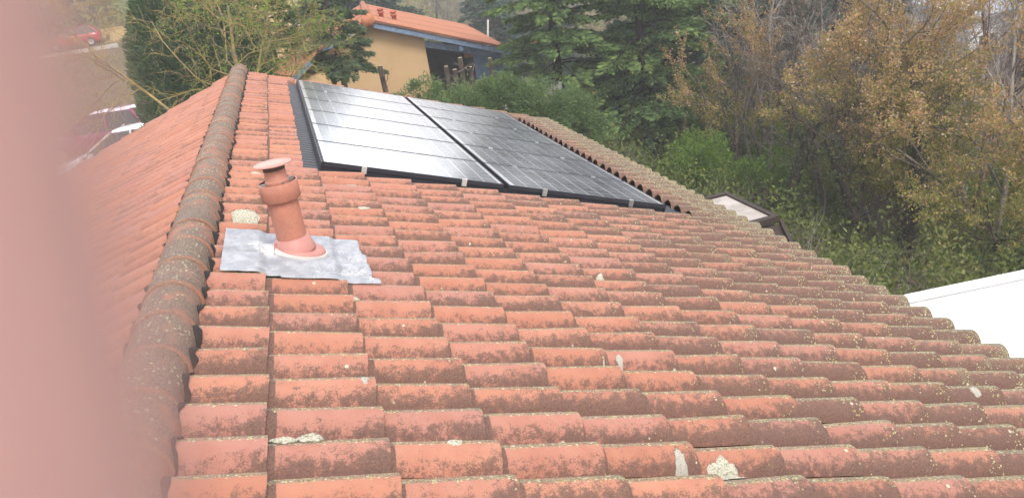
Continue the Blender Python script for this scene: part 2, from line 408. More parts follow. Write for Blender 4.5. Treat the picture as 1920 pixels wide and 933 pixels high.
# disc closing the far end of the ridge
mb = MB(); T = lambda x, y, z: (x, z, y)
mb.lathe([(0.001, 0.0), (0.142, 0.0), (0.142, 0.03), (0.001, 0.03)], 24, T=lambda x, y, z: (RX + x, 7.06 + z, RZ + 0.012 + y)); child_of_house(mb.build('ridge_end', M_ridge))
# ragged black closer strip either side of the ridge cap
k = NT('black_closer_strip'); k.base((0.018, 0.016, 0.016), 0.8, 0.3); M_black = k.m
def tile_n(X, Y):               # nominal tile surface
    kf = (X - S0) / GAUGE; u = kf - np.floor(kf)
    v = ((Y - Y_CREST) / ROW + VC) % 1.0
    return N0 + profile(v, 0.95 + 0.09 * u) + 0.020 * u
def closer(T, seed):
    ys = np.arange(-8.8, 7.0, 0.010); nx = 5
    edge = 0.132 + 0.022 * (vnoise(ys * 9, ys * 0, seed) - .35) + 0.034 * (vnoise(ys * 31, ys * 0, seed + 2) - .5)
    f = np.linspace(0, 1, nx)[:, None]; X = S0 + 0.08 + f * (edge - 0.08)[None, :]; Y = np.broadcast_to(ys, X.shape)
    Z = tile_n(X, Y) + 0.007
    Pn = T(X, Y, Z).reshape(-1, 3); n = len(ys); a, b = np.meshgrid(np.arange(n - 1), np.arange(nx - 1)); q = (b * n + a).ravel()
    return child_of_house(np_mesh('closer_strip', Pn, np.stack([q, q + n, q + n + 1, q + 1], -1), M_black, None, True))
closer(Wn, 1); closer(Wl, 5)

# ---- crusty lichen patches growing on the tiles (sub-parts of the slope)
k = NT('pale_lichen'); o_ = k.obj(); fine = k.noise(o_, 130, 5, 0.75); vd = k.vor(o_, 110)
k.base(k.mix(k.ss(k.math('ADD', fine, k.math('MULTIPLY', vd, .4)), .62, .95), (0.58, 0.57, 0.48), (0.24, 0.23, 0.16)), 0.95, 0.1)
k.bump(k.math('SUBTRACT', fine, vd), 1.0, 0.006); M_lich = k.m
k = NT('grey_lichen'); o_ = k.obj(); fine = k.noise(o_, 150, 5, 0.75)
k.base(k.mix(k.ss(fine, .35, .65), (0.30, 0.29, 0.25), (0.47, 0.46, 0.41)), 0.95, 0.1); k.bump(fine, 1.0, 0.004); M_lich2 = k.m
def lichen(X, Y, a, b, seed, m=M_lich, th=0.010):
    """an irregular cushion draped over the tile surface; a along X, b along Y (half sizes)"""
    nr, na = 9, 40; vs = []; 
    ang = np.linspace(0, 2 * PI, na, endpoint=False)
    edge = 0.72 + 0.38 * vnoise(np.cos(ang) * 2.2 + 9, np.sin(ang) * 2.2 + 9, seed) + 0.16 * (vnoise(np.cos(ang) * 7 + 9, np.sin(ang) * 7 + 9, seed + 4) - .5)
    P = []
    for i in range(nr):
        f = i / (nr - 1)
        x = X + a * f * edge * np.cos(ang); y = Y + b * f * edge * np.sin(ang)
        z = tile_n(x, y) + 0.003 + th * .75 * (1 - f ** 3) * (0.5 + 0.5 * vnoise(x * 60, y * 60, seed) + 0.5 * vnoise(x * 190, y * 190, seed)) - 0.004 * (f > .99)
        P.append(Wn(x, y, z))
    P = np.concatenate(P); j, i = np.meshgrid(np.arange(nr - 1), np.arange(na), indexing='ij')
    F = np.stack([j * na + i, (j + 1) * na + i, (j + 1) * na + (i + 1) % na, j * na + (i + 1) % na], -1).reshape(-1, 4)
    o = np_mesh('lichen_patch', P, F, m, None, True); o.parent = slope
    return o

# ================================================================== THE FLUE
M_flue = plain('terracotta_paint', (0.42, 0.180, 0.128), 0.5, 0.35, var=0.16, scale=7, bump=.15)
M_fluepink = plain('faded_pink_plastic', (0.45, 0.215, 0.19), 0.5, 0.35, var=0.07, scale=9)
M_fluedark = plain('dark_metal', (0.10, 0.065, 0.055), 0.7, 0.3)
FX, FY, FZ = -0.302, -2.42, 4.16
flue = empty('flue_pipe', (FX, FY, FZ), 'terracotta boiler flue with a round rain cap on a grey lead patch', 'flue')
def on_flue(o):
    o.parent = flue; o.matrix_parent_inverse = Matrix.Translation((-FX, -FY, -FZ)); return o
c0 = (FX, FY, 0)
# plate lying on the slope, pale rim
FXp = (FX) / CA                 # plane X of the axis (close enough on the slope)
FXp = FX * CA - (FZ - H0) * SA
k = NT('lead_sheet'); o_ = k.obj(); n1 = k.noise(o_, 14, 6, 0.65); n2 = k.noise(o_, 70, 4, 0.6); n3 = k.noise(o_, 4, 3)
lc = k.mix(k.ss(n1, .32, .7), (0.25, 0.265, 0.30), (0.40, 0.415, 0.45))
lc = k.mix(k.ss(k.math('ADD', n3, k.math('MULTIPLY', n2, .5)), .82, 1.0), lc, (0.66, 0.66, 0.66))
k.base(lc, 0.50, 0.5, 0.15); k.bump(k.math('ADD', n1, k.math('MULTIPLY', n2, .4)), 0.5, 0.012); M_lead = k.m
def lead():
    nx, ny = 90, 74
    fx = np.linspace(0, 1, nx)[None, :]; fy = np.linspace(0, 1, ny)[:, None]
    y0, y1 = -2.79, -2.07
    Y = y0 + (y1 - y0) * fy + 0 * fx
    xr_ = 0.095 + 0.020 * (fy < .62) + 0.014 * (vnoise(fy * 9, fy * 0, 2) - .5) + np.where(fy < 0.07, 0.03, 0)
    X = -0.70 + (xr_ + 0.70) * fx
    Y = Y + np.where(fy < 0.02, 0.012 * (vnoise(fx * 6, fx * 0, 5) - .5) + 0.0 * fx, 0) - 0.018 * (fx > 0.36) * (fy < .04) + np.where(fy > .98, 0.015 * (vnoise(fx * 8, fx * 0, 8) - .5), 0)
    v = ((Y - Y_CREST) / ROW + VC) % 1.0
    soft = HH * (0.58 + 0.42 * np.sin(PI * np.clip(v, 0, 1)) ** 0.8)
    kf = (X - S0) / GAUGE; u = kf - np.floor(kf)
    Z = N0 + np.maximum(soft, 0) + 0.020 * np.clip(np.minimum(u, (1 - u) * 9), 0, 1) + 0.022
    Z = Z - 0.010 * np.clip(1 - fy / .07, 0, 1)
    Z = Z + 0.004 * (vnoise(X * 28, Y * 28, 1) - .5) + 0.005 * (vnoise(X * 9, Y * 60, 6) - .5)
    d = np.hypot(X - FXp, (Y - FY)); Z = Z + 0.020 * np.exp(-(d / 0.16) ** 4)
    edge = (fx <= 0) | (fx >= 1) | (fy <= 0) | (fy >= 1)
    P = Wn(X, Y, Z).reshape(-1, 3); a, b = np.meshgrid(np.arange(nx - 1), np.arange(ny - 1)); q = (b * nx + a).ravel()
    F = np.stack([q, q + 1, q + nx + 1, q + nx], -1)
    o = np_mesh('lead_flashing', P, F, M_lead, None, True)
    s_ = o.modifiers.new('thickness', 'SOLIDIFY'); s_.thickness = 0.006; s_.offset = 0
    return on_flue(o)
lead()
zp = N0 + HH + 0.072
mb = MB(); mb.lathe([(0.03, 0.0), (0.128, 0.0), (0.140, -0.012), (0.140, -0.04)], 48, T=lambda x, y, z: W(FXp + 0.015 + x, FY + y, zp + z))
on_flue(mb.build('base_plate', M_fluepink))
M_seal = plain('white_sealant', (0.50, 0.48, 0.46), 0.6)
mb = MB(); mb.lathe([(0.139, -0.016), (0.147, -0.014), (0.152, -0.024), (0.155, -0.045)], 48, T=lambda x, y, z: W(FXp + 0.015 + x, FY + y, zp + z))
on_flue(mb.build('sealant_ring', M_seal))
mb = MB(); mb.lathe([(0.108, 4.075), (0.104, 4.16), (0.094, 4.235), (0.09, 4.30)], 40, c0); on_flue(mb.build('base_cone', M_fluepink))
mb = MB(); mb.lathe([(0.110, 4.205), (0.118, 4.207), (0.118, 4.222), (0.092, 4.298), (0.088, 4.30), (0.084, 4.30)], 48, c0); on_flue(mb.build('storm_collar', M_fluepink))
mb = MB(); mb.bar((FX - 0.114, FY - 0.02, 4.215), (FX - 0.100, FY - 0.02, 4.29), 0.018, 0.012); on_flue(mb.build('collar_clip', M_fluepink))
mb = MB(); mb.lathe([(0.0855, 4.25), (0.0855, 4.56)], 48, c0); on_flue(mb.build('pipe', M_flue))
mb = MB(); mb.lathe([(0.0855, 4.532), (0.106, 4.528), (0.110, 4.533), (0.110, 4.628), (0.1065, 4.632), (0.103, 4.628)], 48, c0); on_flue(mb.build('terminal_ring', M_flue))
mb = MB(); mb.lathe([(0.104, 4.616), (0.066, 4.605), (0.060, 4.60)], 48, c0); on_flue(mb.build('ring_dark_floor', M_fluedark))  # dark floor closing the open top ring
mb = MB(); mb.lathe([(0.058, 4.59), (0.068, 4.636), (0.064, 4.642), (0.060, 4.645), (0.060, 4.725)], 40, c0); on_flue(mb.build('inner_pipe', M_flue))
M_brk = plain('galvanised_bracket', (0.35, 0.32, 0.3), 0.5, 0.5, 0.4)
for a in (0.4, 1.9, 3.6, 5.2):
    mb = MB(); mb.box(-.004, .004, .06, .104, 4.61, 4.636, lambda x, y, z, a=a: (FX + x * math.cos(a) - y * math.sin(a), FY + x * math.sin(a) + y * math.cos(a), z))
    on_flue(mb.build('bracket', M_brk))
mb = MB(); mb.lathe([(0.0605, 4.70), (0.0615, 4.705), (0.0615, 4.728)], 40, c0); on_flue(mb.build('dark_band', M_fluedark))  # dark band round the pipe top below the cap
M_cap = plain('cap_enamel', (0.45, 0.215, 0.17), 0.40, 0.5, var=0.06)
mb = MB(); mb.lathe([(0.002, 4.727), (0.102, 4.731), (0.106, 4.735), (0.104, 4.738), (0.05, 4.743), (0.002, 4.744)], 56, c0); on_flue(mb.build('rain_cap', M_cap))

# ================================================================== SOLAR PANELS
PW, PH, PGX, PROW, COLGAP = 1.664, 0.992, 0, 1.010, 0.052
M_alu = plain('anodised_aluminium', (0.66, 0.66, 0.67), 0.38, 0.5, 0.55, var=0.05)
M_edge = plain('dull_aluminium', (0.20, 0.20, 0.21), 0.5, 0.4, 0.3)
M_dkframe = plain('black_rail', (0.022, 0.024, 0.034), 0.5, 0.4)
k = NT('solar_cells'); o_ = k.obj(); sx = k.n('SeparateXYZ'); k.l(o_, sx.inputs[0])
def lines(coord, period, off, half):
    a = k.math('DIVIDE', k.math('ADD', coord, off), period); fr = k.math('FRACT', a)
    d = k.math('MULTIPLY', k.math('MINIMUM', fr, k.math('SUBTRACT', 1.0, fr)), period)
    return k.math('LESS_THAN', d, half)
cx, cy = 0.1615, 0.1595
lx = lines(sx.outputs[0], cx, -0.028, 0.0070); ly = lines(sx.outputs[1], cy, -0.0175, 0.0045)
bus = lines(sx.outputs[1], cy / 3, -0.0175 - cy / 6, 0.0010)
brd = k.math('MAXIMUM', k.math('LESS_THAN', sx.outputs[0], 0.062), k.math('GREATER_THAN', sx.outputs[0], PW - 0.045))
brd = k.math('MAXIMUM', brd, k.math('MAXIMUM', k.math('LESS_THAN', sx.outputs[1], 0.016), k.math('GREATER_THAN', sx.outputs[1], PH - 0.016)))
cell = k.vor(o_, 60, out='Color'); sc = k.n('SeparateColor'); k.l(cell, sc.inputs[0])
dust = k.noise(o_, 2.2, 6, 0.62); dust2 = k.noise(o_, 35, 4)
cc = k.mix(k.math('MULTIPLY', sc.outputs[0], 0.5), (0.016, 0.020, 0.050), (0.028, 0.034, 0.075))
cc = k.mix(k.math('MULTIPLY', bus, 0.22), cc, (0.5, 0.5, 0.53))
cc = k.mix(k.math('MULTIPLY', k.math('MAXIMUM', lx, ly), 0.72), cc, (0.72, 0.72, 0.75)); cc = k.mix(brd, cc, (0.78, 0.78, 0.80))
cc = k.mix(k.math('MULTIPLY', k.ss(k.math('ADD', k.math('MULTIPLY', dust, .8), k.math('MULTIPLY', dust2, .2)), 0.25, 0.7), 0.50), cc, (0.45, 0.46, 0.54))
k.base(cc, 0.16, 0.5); k.b.inputs['IOR'].default_value = 1.5
k.b.inputs['Coat Weight'].default_value = 1.0; k.b.inputs['Coat Roughness'].default_value = 0.20; k.b.inputs['Coat IOR'].default_value = 2.1
k.l(k.math('ADD', 0.10, k.math('MULTIPLY', dust, 0.22)), k.b.inputs['Roughness'])
M_cells = k.m
# orientation: local x down the slope, local y along the ridge
PS, PZ = 1.0316, -0.045         # size of the array and its height over the tiles
def WP(X, Y, Z=0.0): return W(0.0194 + X * PS, 0.2200 + Y * PS, PZ + Z * PS)
def panel_mat(X, Y, Z):
    x, y, z = WP(X, Y, Z)
    return Matrix(((CA * PS, 0, SA * PS, x), (0, PS, 0, y), (-SA * PS, 0, CA * PS, z), (0, 0, 0, 1)))
ordn = ['nearest', 'second', 'third', 'fourth', 'fifth', 'farthest']
def make_panel():
    t = bpy.data.objects.new('solar_panel', None); COL.objects.link(t); t.empty_display_size = .2
    mb = MB(); mb.box(0.011, PW - 0.011, 0.011, PH - 0.011, -0.010, -0.002); g = mb.build('cell_glass', M_cells, t)
    mb = MB()
    mb.box(0, 0.014, 0, PH, -0.04, 0.0); mb.build('frame', M_dkframe, t); mb = MB(); mb.box(PW - 0.014, PW, 0, PH, -0.04, 0.0); mb.build('frame', M_dkframe, t)
    for ya in (0, PH - 0.011): mb = MB(); mb.box(0.0141, PW - 0.0141, ya, ya + 0.011, -0.04, -0.0005); mb.build('long_edge', M_dkframe, t)
    mb = MB(); mb.box(0.02, PW - 0.02, 0.012, PH - 0.012, -0.016, -0.0105); mb.build('back_sheet', M_seal, t)
    return t
pan0 = None
for ci in range(2):
    for ri in range(6):
        t = make_panel() if pan0 is None else copy_tree(pan0)
        if pan0 is None: pan0 = t
        t.matrix_world = panel_mat(ci * (PW + COLGAP), ri * PROW, 0)
        tag(t, '%s solar panel from the flue in the array column nearer the %s' % (ordn[ri], 'ridge' if ci == 0 else 'eave'), 'solar panel', 'solar panels on the tiled roof')
        # clamps gripping this panel's near edge
        for cxp in (0.36, 1.28):
            mb = MB()
            if ri == 0: mb.box(cxp - .022, cxp + .022, -0.022, -0.001, -0.062, 0.003); mb.box(cxp - .022, cxp + .022, -0.022, 0.010, 0.0012, 0.005)
            else: mb.box(cxp - .022, cxp + .022, -0.022, 0.006, 0.0012, 0.005)
            mb.build('end_clamp' if ri == 0 else 'mid_clamp', M_alu, t)
# mounting rails and black side trim: one frame carrying the panels
rails = empty('panel_mounting_frame', W(0, 0, -0.1), 'black mounting frame with dark front skirt under the solar panels', 'mounting frame')
inv = Matrix.Translation(tuple(-c for c in W(0, 0, -0.1)))
mb = MB()
for X in (0.36, 1.28, 0.36 + PW + COLGAP, 1.28 + PW + COLGAP): mb.box(X - .02, X + .02, 0.03, 6.04, -0.085, -0.042, WP)
o = mb.build('rail', M_dkframe); o.parent = rails; o.matrix_parent_inverse = inv
mb = MB(); TW = 2 * PW + COLGAP
mb.box(-0.004, TW + .004, 0.014, 0.026, -0.105, -0.0405, WP)
mb.box(-0.016, -0.003, 0.0, 6.06, -0.105, -0.006, WP); mb.box(TW + .003, TW + .015, 0.0, 6.06, -0.105, -0.006, WP)
o = mb.build('skirt', M_dkframe); o.parent = rails; o.matrix_parent_inverse = inv
# corrugated black sheet in place of the tiles under the array
M_corr = plain('black_corrugated_plastic', (0.035, 0.038, 0.048), 0.42, 0.5, var=0.2)
ys = np.arange(0.10, 6.56, 0.0105); xs = np.linspace(-0.16, 3.80, 14)
X, Y = np.meshgrid(xs, ys); Z = -0.168 + 0.026 * np.abs(np.sin(PI * Y / 0.118)) ** 1.4
a, b = np.meshgrid(np.arange(len(xs) - 1), np.arange(len(ys) - 1)); q = (b * len(xs) + a).ravel(); nX = len(xs)
tag(np_mesh('corrugated_sheet', Wn(X, Y, Z).reshape(-1, 3), np.stack([q, q + 1, q + nX + 1, q + nX], -1), M_corr, None, True), 'black corrugated sheet laid in the roof beneath the solar panels', 'roof sheet')

# lichens seen in the photo (plane coordinates)
LICH = [(-0.600, -1.66, .100, .085, 3, M_lich, .028), (-0.018, -2.985, .034, .050, 5, M_lich, .018), (-0.315, -4.405, .055, .040, 7, M_lich, .024), (-0.405, -4.425, .050, .026, 8, M_lich, .014),
        (1.335, -4.565, .085, .070, 11, M_lich, .014), (0.205, -4.450, .035, .022, 12, M_lich, .007), (1.133, -4.54, .030, .065, 14, M_lich2, .004),
        (1.770, -2.19, .030, .042, 15, M_lich, .012), (1.863, -2.22, .026, .020, 17, M_lich2, .010), (0.226, -0.38, .070, .045, 18, M_lich2, .014),
        (-0.078, -3.99, .018, .048, 20, M_lich2, .003), (1.292, -3.57, .020, .035, 22, M_lich2, .004), (1.202, -3.61, .018, .040, 23, M_lich2, .003), (3.496, -3.78, .035, .040, 24, M_lich2, .003),
        (0.241, -1.16, .050, .026, 26, M_lich, .008), (-0.547, -0.44, .045, .030, 28, M_lich, .010)]
for L_ in LICH: lichen(L_[0], L_[1], L_[2], L_[3], L_[4], L_[5], L_[6])

# ================================================================== WHITE EXTENSION ROOF AND SHED BESIDE THE EAVE
M_white = plain('white_roof_membrane', (0.86, 0.86, 0.86), 0.6, 0.3, var=0.02)
ext = empty('flat_roof_extension', (8.5, -3.5, 0), 'bright white flat roof with a raised rim below the eave at right', 'extension')
inv = Matrix.Translation((-8.5, 3.5, 0))
def px(o, par, iv): o.parent = par; o.matrix_parent_inverse = iv; return o
RZ_ = R(-8)
def EX(x, y, z):                # extension frame, turned a few degrees
    return (5.35 + x * math.cos(RZ_) - y * math.sin(RZ_), -0.44 + x * math.sin(RZ_) + y * math.cos(RZ_), z)
mb = MB(); mb.box(-0.85, 7.0, -8.0, -0.10, 1.36, 1.44, EX); px(mb.build('roof_sheet', M_white), ext, inv)
mb = MB(); mb.box(-0.85, 7.0, -0.098, 0.0, 1.30, 1.50, EX); px(mb.build('rim', M_white), ext, inv)
M_gap = plain('grey_joint', (0.30, 0.30, 0.31), 0.7)
mb = MB(); mb.box(-0.80, 6.9, -0.118, -0.099, 1.425, 1.447, EX); px(mb.build('rim_joint', M_gap), ext, inv)
mb = MB(); mb.box(-0.5, 6.7, -7.7, -0.25, -5.5, 1.355, EX); px(mb.build('wall', M_ochre), ext, inv)

M_dkwood = plain('dark_brown_wood', (0.045, 0.034, 0.030), 0.75, 0.3, var=0.3, scale=20)
k = NT('weathered_clear_sheet'); o_ = k.obj(); n1 = k.noise(o_, 3, 5); n2 = k.noise(o_, 25, 4)
wv = k.n('TexWave'); wv.inputs['Scale'].default_value = 9; wv.bands_direction = 'Y'; k.l(o_, wv.inputs[0])
k.base(k.mix(k.ss(k.math('ADD', n1, k.math('MULTIPLY', n2, .3)), .45, .8), (0.46, 0.42, 0.39), (0.33, 0.29, 0.26)), 0.4, 0.5); k.bump(wv.outputs[1], 0.3, 0.01)
M_clear = k.m
shed = empty('garden_shed', (5.6, 2.9, -0.3), 'small dark wooden shed with a pale translucent roof panel below the eave', 'shed')
inv = Matrix.Translation((-5.6, -2.9, .3))
mb = MB(); T_ = lambda x, y, z: (x, y, z - 0.0 * x)
mb.box(5.12, 5.84, 2.22, 3.46, -0.3, 1.50); px(mb.build('body', M_dkwood), shed, inv)
mb = MB(); mb.box(5.42, 5.79, 2.28, 3.40, 1.54, 1.575); px(mb.build('roof_panel', M_clear), shed, inv)
mb = MB(); mb.box(5.05, 5.395, 2.30, 3.42, 1.505, 1.53); px(mb.build('side_panel', M_clear), shed, inv)
for x0, x1, y0, y1, nm in ((5.795, 5.87, 2.14, 3.50, 0), (5.396, 5.42, 2.22, 3.42, 1), (5.05, 5.794, 3.425, 3.52, 2), (5.0, 5.794, 2.12, 2.22, 3)):
    mb = MB(); mb.box(x0, x1, y0, y1, 1.502, 1.60 - .012 * (nm == 1)); px(mb.build('roof_frame', M_dkwood), shed, inv)
mb = MB()                        # lower lean-to slope on the near side
c = [(5.10, 1.25, 1.05), (5.62, 1.25, 1.05), (5.86, 2.11, 1.44), (5.10, 2.11, 1.44)]
mb.hexa([(x, y, z) for x, y, z in c] + [(x, y, z + .05) for x, y, z in c]); px(mb.build('lean_to_roof', M_dkwood), shed, inv)
mb = MB(); mb.bar((5.63, 1.22, 1.12), (5.88, 2.11, 1.52), .05, .06); px(mb.build('edge_board', M_dkwood), shed, inv)
mb = MB(); mb.box(5.12, 5.60, 1.32, 2.21, -0.3, 1.0); px(mb.build('lean_to_wall', M_dkwood), shed, inv)

# ================================================================== HOUSES BEHIND
M_hroof = NT('distant_tile_roof'); k = M_hroof; o_ = k.obj(); n1 = k.noise(o_, 2.5, 5); n2 = k.noise(o_, 14, 4); br = k.n('TexBrick'); br.inputs['Scale'].default_value = 1.0
br.inputs['Brick Width'].default_value = .4; br.inputs['Row Height'].default_value = .22; br.inputs['Mortar Size'].default_value = .012; br.inputs['Color1'].default_value = (.40, .165, .095, 1); br.inputs['Color2'].default_value = (.46, .20, .12, 1); br.inputs['Mortar'].default_value = (.20, .085, .055, 1); k.l(o_, br.inputs[0])
k.base(k.mix(k.math('MULTIPLY', k.ss(k.math('ADD', n1, k.math('MULTIPLY', n2, .4)), .6, .9), .4), br.outputs[0], (0.28, 0.13, 0.09)), 0.85, 0.2); M_hroof = k.m
M_blue = plain('weathered_blue_paint', (0.17, 0.24, 0.36), 0.7, 0.3, var=0.3, scale=8)
M_blueg = plain('blue_grey_trim', (0.10, 0.155, 0.24), 0.7, 0.3, var=0.25, scale=5)
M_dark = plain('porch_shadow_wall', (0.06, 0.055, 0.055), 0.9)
def gable_house():
    bz = R(-5.5)
    h = empty('ochre_house', (2.9, 22, 0.5), 'ochre house with blue barge boards and an orange tiled gable roof', 'house', rz=bz)
    # local: x across the gable, y back from it, z up; ridge at x=0, z=3.35
    def P(nm, mb, m, par=None): return mb.build(nm, m, par or h)
    rz, sl = 3.30, math.tan(R(20.6)); xe, xw, L = 4.72, -3.6, 10.5
    def zr(x): return rz - abs(x) * sl
    # roofs: humped tile sheets with real barrels running down the slope
    for sgn, xx in ((1, xe), (-1, -xw)):
        nx, pitch = 15, 0.235; ys = np.arange(-0.42, L, pitch / 8); f = np.linspace(0, 1, nx)
        X, Y = np.meshgrid(f * xx, ys); st = (X / .42) % 1.0
        Z = rz - X * sl + 0.055 * np.abs(np.sin(PI * Y / pitch)) ** 1.1 + 0.02 * st + 0.02
        V = np.stack([sgn * X, Y, Z], -1).reshape(-1, 3); a, b = np.meshgrid(np.arange(nx - 1), np.arange(len(ys) - 1)); q = (b * nx + a).ravel()
        F = np.stack([q, q + 1, q + nx + 1, q + nx], -1)
        o = np_mesh('roof', V, F if sgn > 0 else F[:, ::-1], M_hroof, h, True)
        s_ = o.modifiers.new('thickness', 'SOLIDIFY'); s_.thickness = 0.05
        mb = MB(); a_, b_ = (0.05 * sgn, -0.36, zr(0.05) - .13), (sgn * xx, -0.36, zr(xx) - .13); mb.bar(a_, b_, .05, .17); P('barge_board', mb, M_blue)
        mb = MB(); mb.bar((0.05 * sgn, -0.39, zr(.05) + .02), (sgn * xx, -0.39, zr(xx) + .02), .10, .07); P('verge_tiles', mb, M_hroof)
        mb = MB(); mb.bar((sgn * (xx - .05), -0.3, zr(xx) - .06), (sgn * (xx - .05), L, zr(xx) - .06), .12, .10); P('gutter', mb, M_blueg)
    mb = MB(); mb.tube([(0, -0.42, rz + .06), (0, L, rz + .06)], .14, 14); rt = P('ridge', mb, M_hroof)
    mb = MB(); mb.tube([(0, -0.50, rz + .0), (0, -0.40, rz + .0)], .235, 20); P('ridge_end', mb, plain('bright_clay_end', (0.48, 0.185, 0.095), .7))
    # gable wall up to the porch, full depth body behind
    g = MB(); xa, xb = -3.2, 1.80
    def prism(mb, pts, y0, y1):
        n = len(pts); mb.add([(x, y0, z) for x, z in pts] + [(x, y1, z) for x, z in pts], [tuple(range(n)), tuple(range(2 * n - 1, n - 1, -1))] + [(i, i + n, (i + 1) % n + n, (i + 1) % n) for i in range(n)])
    prism(g, [(xa, -2.5), (xb, -2.5), (xb, zr(xb) - .10), (0, rz - .10), (xa, zr(xa) - .10)], 0, .25)
    g.box(xb - .22, xb - .0, .26, 9.5, -2.5, zr(xb) - .25); g.box(xa, xa + .25, .26, 9.5, -2.5, zr(xa) - .2); P('wall', g, M_ochre)
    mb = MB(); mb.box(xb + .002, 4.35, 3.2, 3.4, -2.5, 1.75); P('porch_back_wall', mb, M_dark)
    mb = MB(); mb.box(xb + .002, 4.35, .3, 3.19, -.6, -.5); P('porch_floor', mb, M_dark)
    mb = MB(); mb.bar((xb + .01, 0.02, 2.16), (4.5, 0.02, 1.30), .12, .22); P('porch_beam', mb, M_blue)
    mb = MB(); mb.box(4.28, 4.44, -.05, .12, -1.6, zr(4.4) - .12); P('post', mb, M_blueg)
    mb = MB(); mb.box(3.45, 4.27, 0.05, .12, -1.6, 1.50); P('porch_screen', mb, M_blueg)
    mb = MB(); mb.box(2.95, 3.10, -0.34, .02, 1.74, 1.92); P('rafter_end', mb, M_blueg)
    mb = MB(); mb.box(3.2, 3.8, 0.6, .7, 1.35, 1.75); P('hanging_tiles', mb, M_hroof)
    mb = MB(); mb.box(-.30, .55, -0.05, -0.002, -.85, .02); w_ = P('window', mb, M_dark)
    mb = MB(); mb.box(.60, 1.02, -0.06, -0.002, -.20, .02); P('shutter', mb, M_blue)
    for yv, xv in ((2.2, .55), (2.2, 1.0)):
        mb = MB(); mb.lathe([(.085, -.1), (.085, .18), (.12, .19), (.12, .25), (.09, .26), (.09, .30), (.14, .31), (.10, .38), (.0, .39)], 16, (xv, yv, zr(xv) + .02)); P('roof_vent', mb, plain('vent_clay', (0.42, 0.12, 0.075), .7))
gable_house()
# low annex roof in front of it
an = empty('annex', (0.4, 14.2, 2.0), 'low annex with orange tiles and a blue eaves board behind conifers', 'outbuilding')
inv = Matrix.Translation((-.4, -14.2, -2.0))
mb = MB(); c = [(-.05, 13.6, 3.28), (.62, 13.9, 3.72), (.95, 15.8, 3.82), (-.9, 15.6, 3.34)]
mb.hexa([(x, y, z) for x, y, z in c] + [(x, y, z + .08) for x, y, z in c]); px(mb.build('roof', M_hroof), an, inv)
mb = MB(); mb.bar((-.12, 13.55, 3.22), (.45, 13.78, 3.56), .06, .13); px(mb.build('eaves_board', M_blueg), an, inv)
mb = MB(); mb.box(-.4, .75, 14.0, 15.5, .4, 3.2); px(mb.build('wall', M_ochre), an, inv)
# second ochre house further back
h2 = empty('render_house', (.7, 24, 1.2), 'ochre house with a grey barred window seen between leaning conifers', 'house')
inv = Matrix.Translation((-.7, -24, -1.2))
M_grey = plain('grey_paint', (0.38, 0.40, 0.44), .6)
mb = MB(); mb.box(.15, 1.25, 24, 27, .6, 7.5); mb.box(-1.9, .149, 24.3, 27, .6, 4.75); px(mb.build('wall', plain('sunlit_ochre', (.56, .42, .25), .9, var=.08, scale=1)), h2, inv)
mb = MB(); mb.box(.42, .92, 23.95, 23.998, 3.9, 4.55); wn = px(mb.build('window', M_dark), h2, inv)
mb = MB()
for i in range(6): mb.box(.44 + .085 * i, .475 + .085 * i, 23.91, 23.945, 3.88, 4.57)
mb.box(.40, .95, 23.925, 23.94, 3.90, 3.95); mb.box(.40, .95, 23.925, 23.94, 4.48, 4.53); o = mb.build('window_bars', M_grey); o.parent = wn
mb = MB(); c = [(-1.9, 23.5, 7.4), (1.7, 23.5, 7.4), (1.7, 27.4, 8.6), (-1.9, 27.4, 8.6)]; mb.hexa(c + [(x, y, z + .1) for x, y, z in c]); px(mb.build('roof', M_hroof), h2, inv)
# pale house glimpsed through the bare wood
h3 = empty('pale_house', (35, 28, -4), 'pale house glimpsed through bare branches at the upper right', 'house')
inv = Matrix.Translation((-35, -28, 4))
mb = MB(); mb.box(33.5, 38, 27, 33, -6, -1.6); px(mb.build('wall', plain('white_render', (.72, .72, .74), .8)), h3, inv)
mb = MB(); c = [(33, 26.5, -1.6), (38.5, 26.5, -1.6), (38.5, 33.5, -.4), (33, 33.5, -.4)]; mb.hexa(c + [(x, y, z + .12) for x, y, z in c]); px(mb.build('roof', plain('slate_grey_roof', (.33, .35, .40), .6)), h3, inv)
for x in (34.2, 36.2): mb = MB(); mb.box(x, x + 1.1, 26.93, 26.997, -4.2, -2.6); px(mb.build('window', M_dark), h3, inv)

# bits and pieces between the trees
t_ = empty('picket_fence', (7.05, 15.9, .62), 'short pale grey picket fence half hidden under the big conifers', 'fence')
mb = MB()
for i in range(9): mb.box(-.42 + .10 * i, -.36 + .10 * i, -.012, .012, -.6, .80 + .03 * math.sin(i * 2.3))
mb.box(-.45, .48, .013, .035, .1, .17); mb.box(-.45, .48, .013, .035, .55, .62); mb.build('fence_panel', plain('grey_weathered_board', (.30, .28, .27), .9, var=.3), t_)
for x in (-.50, .50): mb = MB(); mb.box(x - .04, x + .04, -.02, .06, -.9, .85); mb.build('post', M_grey, t_)
mb = MB(); mb.box(-.07, .07, -.07, .07, -1.6, .35); mb.box(-.085, .085, -.085, .085, .351, .40)
o = mb.build('concrete_post', plain('rough_concrete', (.36, .34, .31), .95, var=.25, bump=.5)); o.location = (5.62, 15.2, .85); tag(o, 'stub of a concrete post beyond the far end of the roof', 'post')
mb = MB(); mb.tube([(0, 0, -2), (.05, 0, 0), (.22, 0, .95)], [.05, .05, .045], 8)
o = mb.build('pole', plain('bleached_wood', (.52, .50, .46), .9)); o.location = (9.2, 31, 1.3); tag(o, 'bleached leaning pole standing behind the ochre house roof', 'pole')

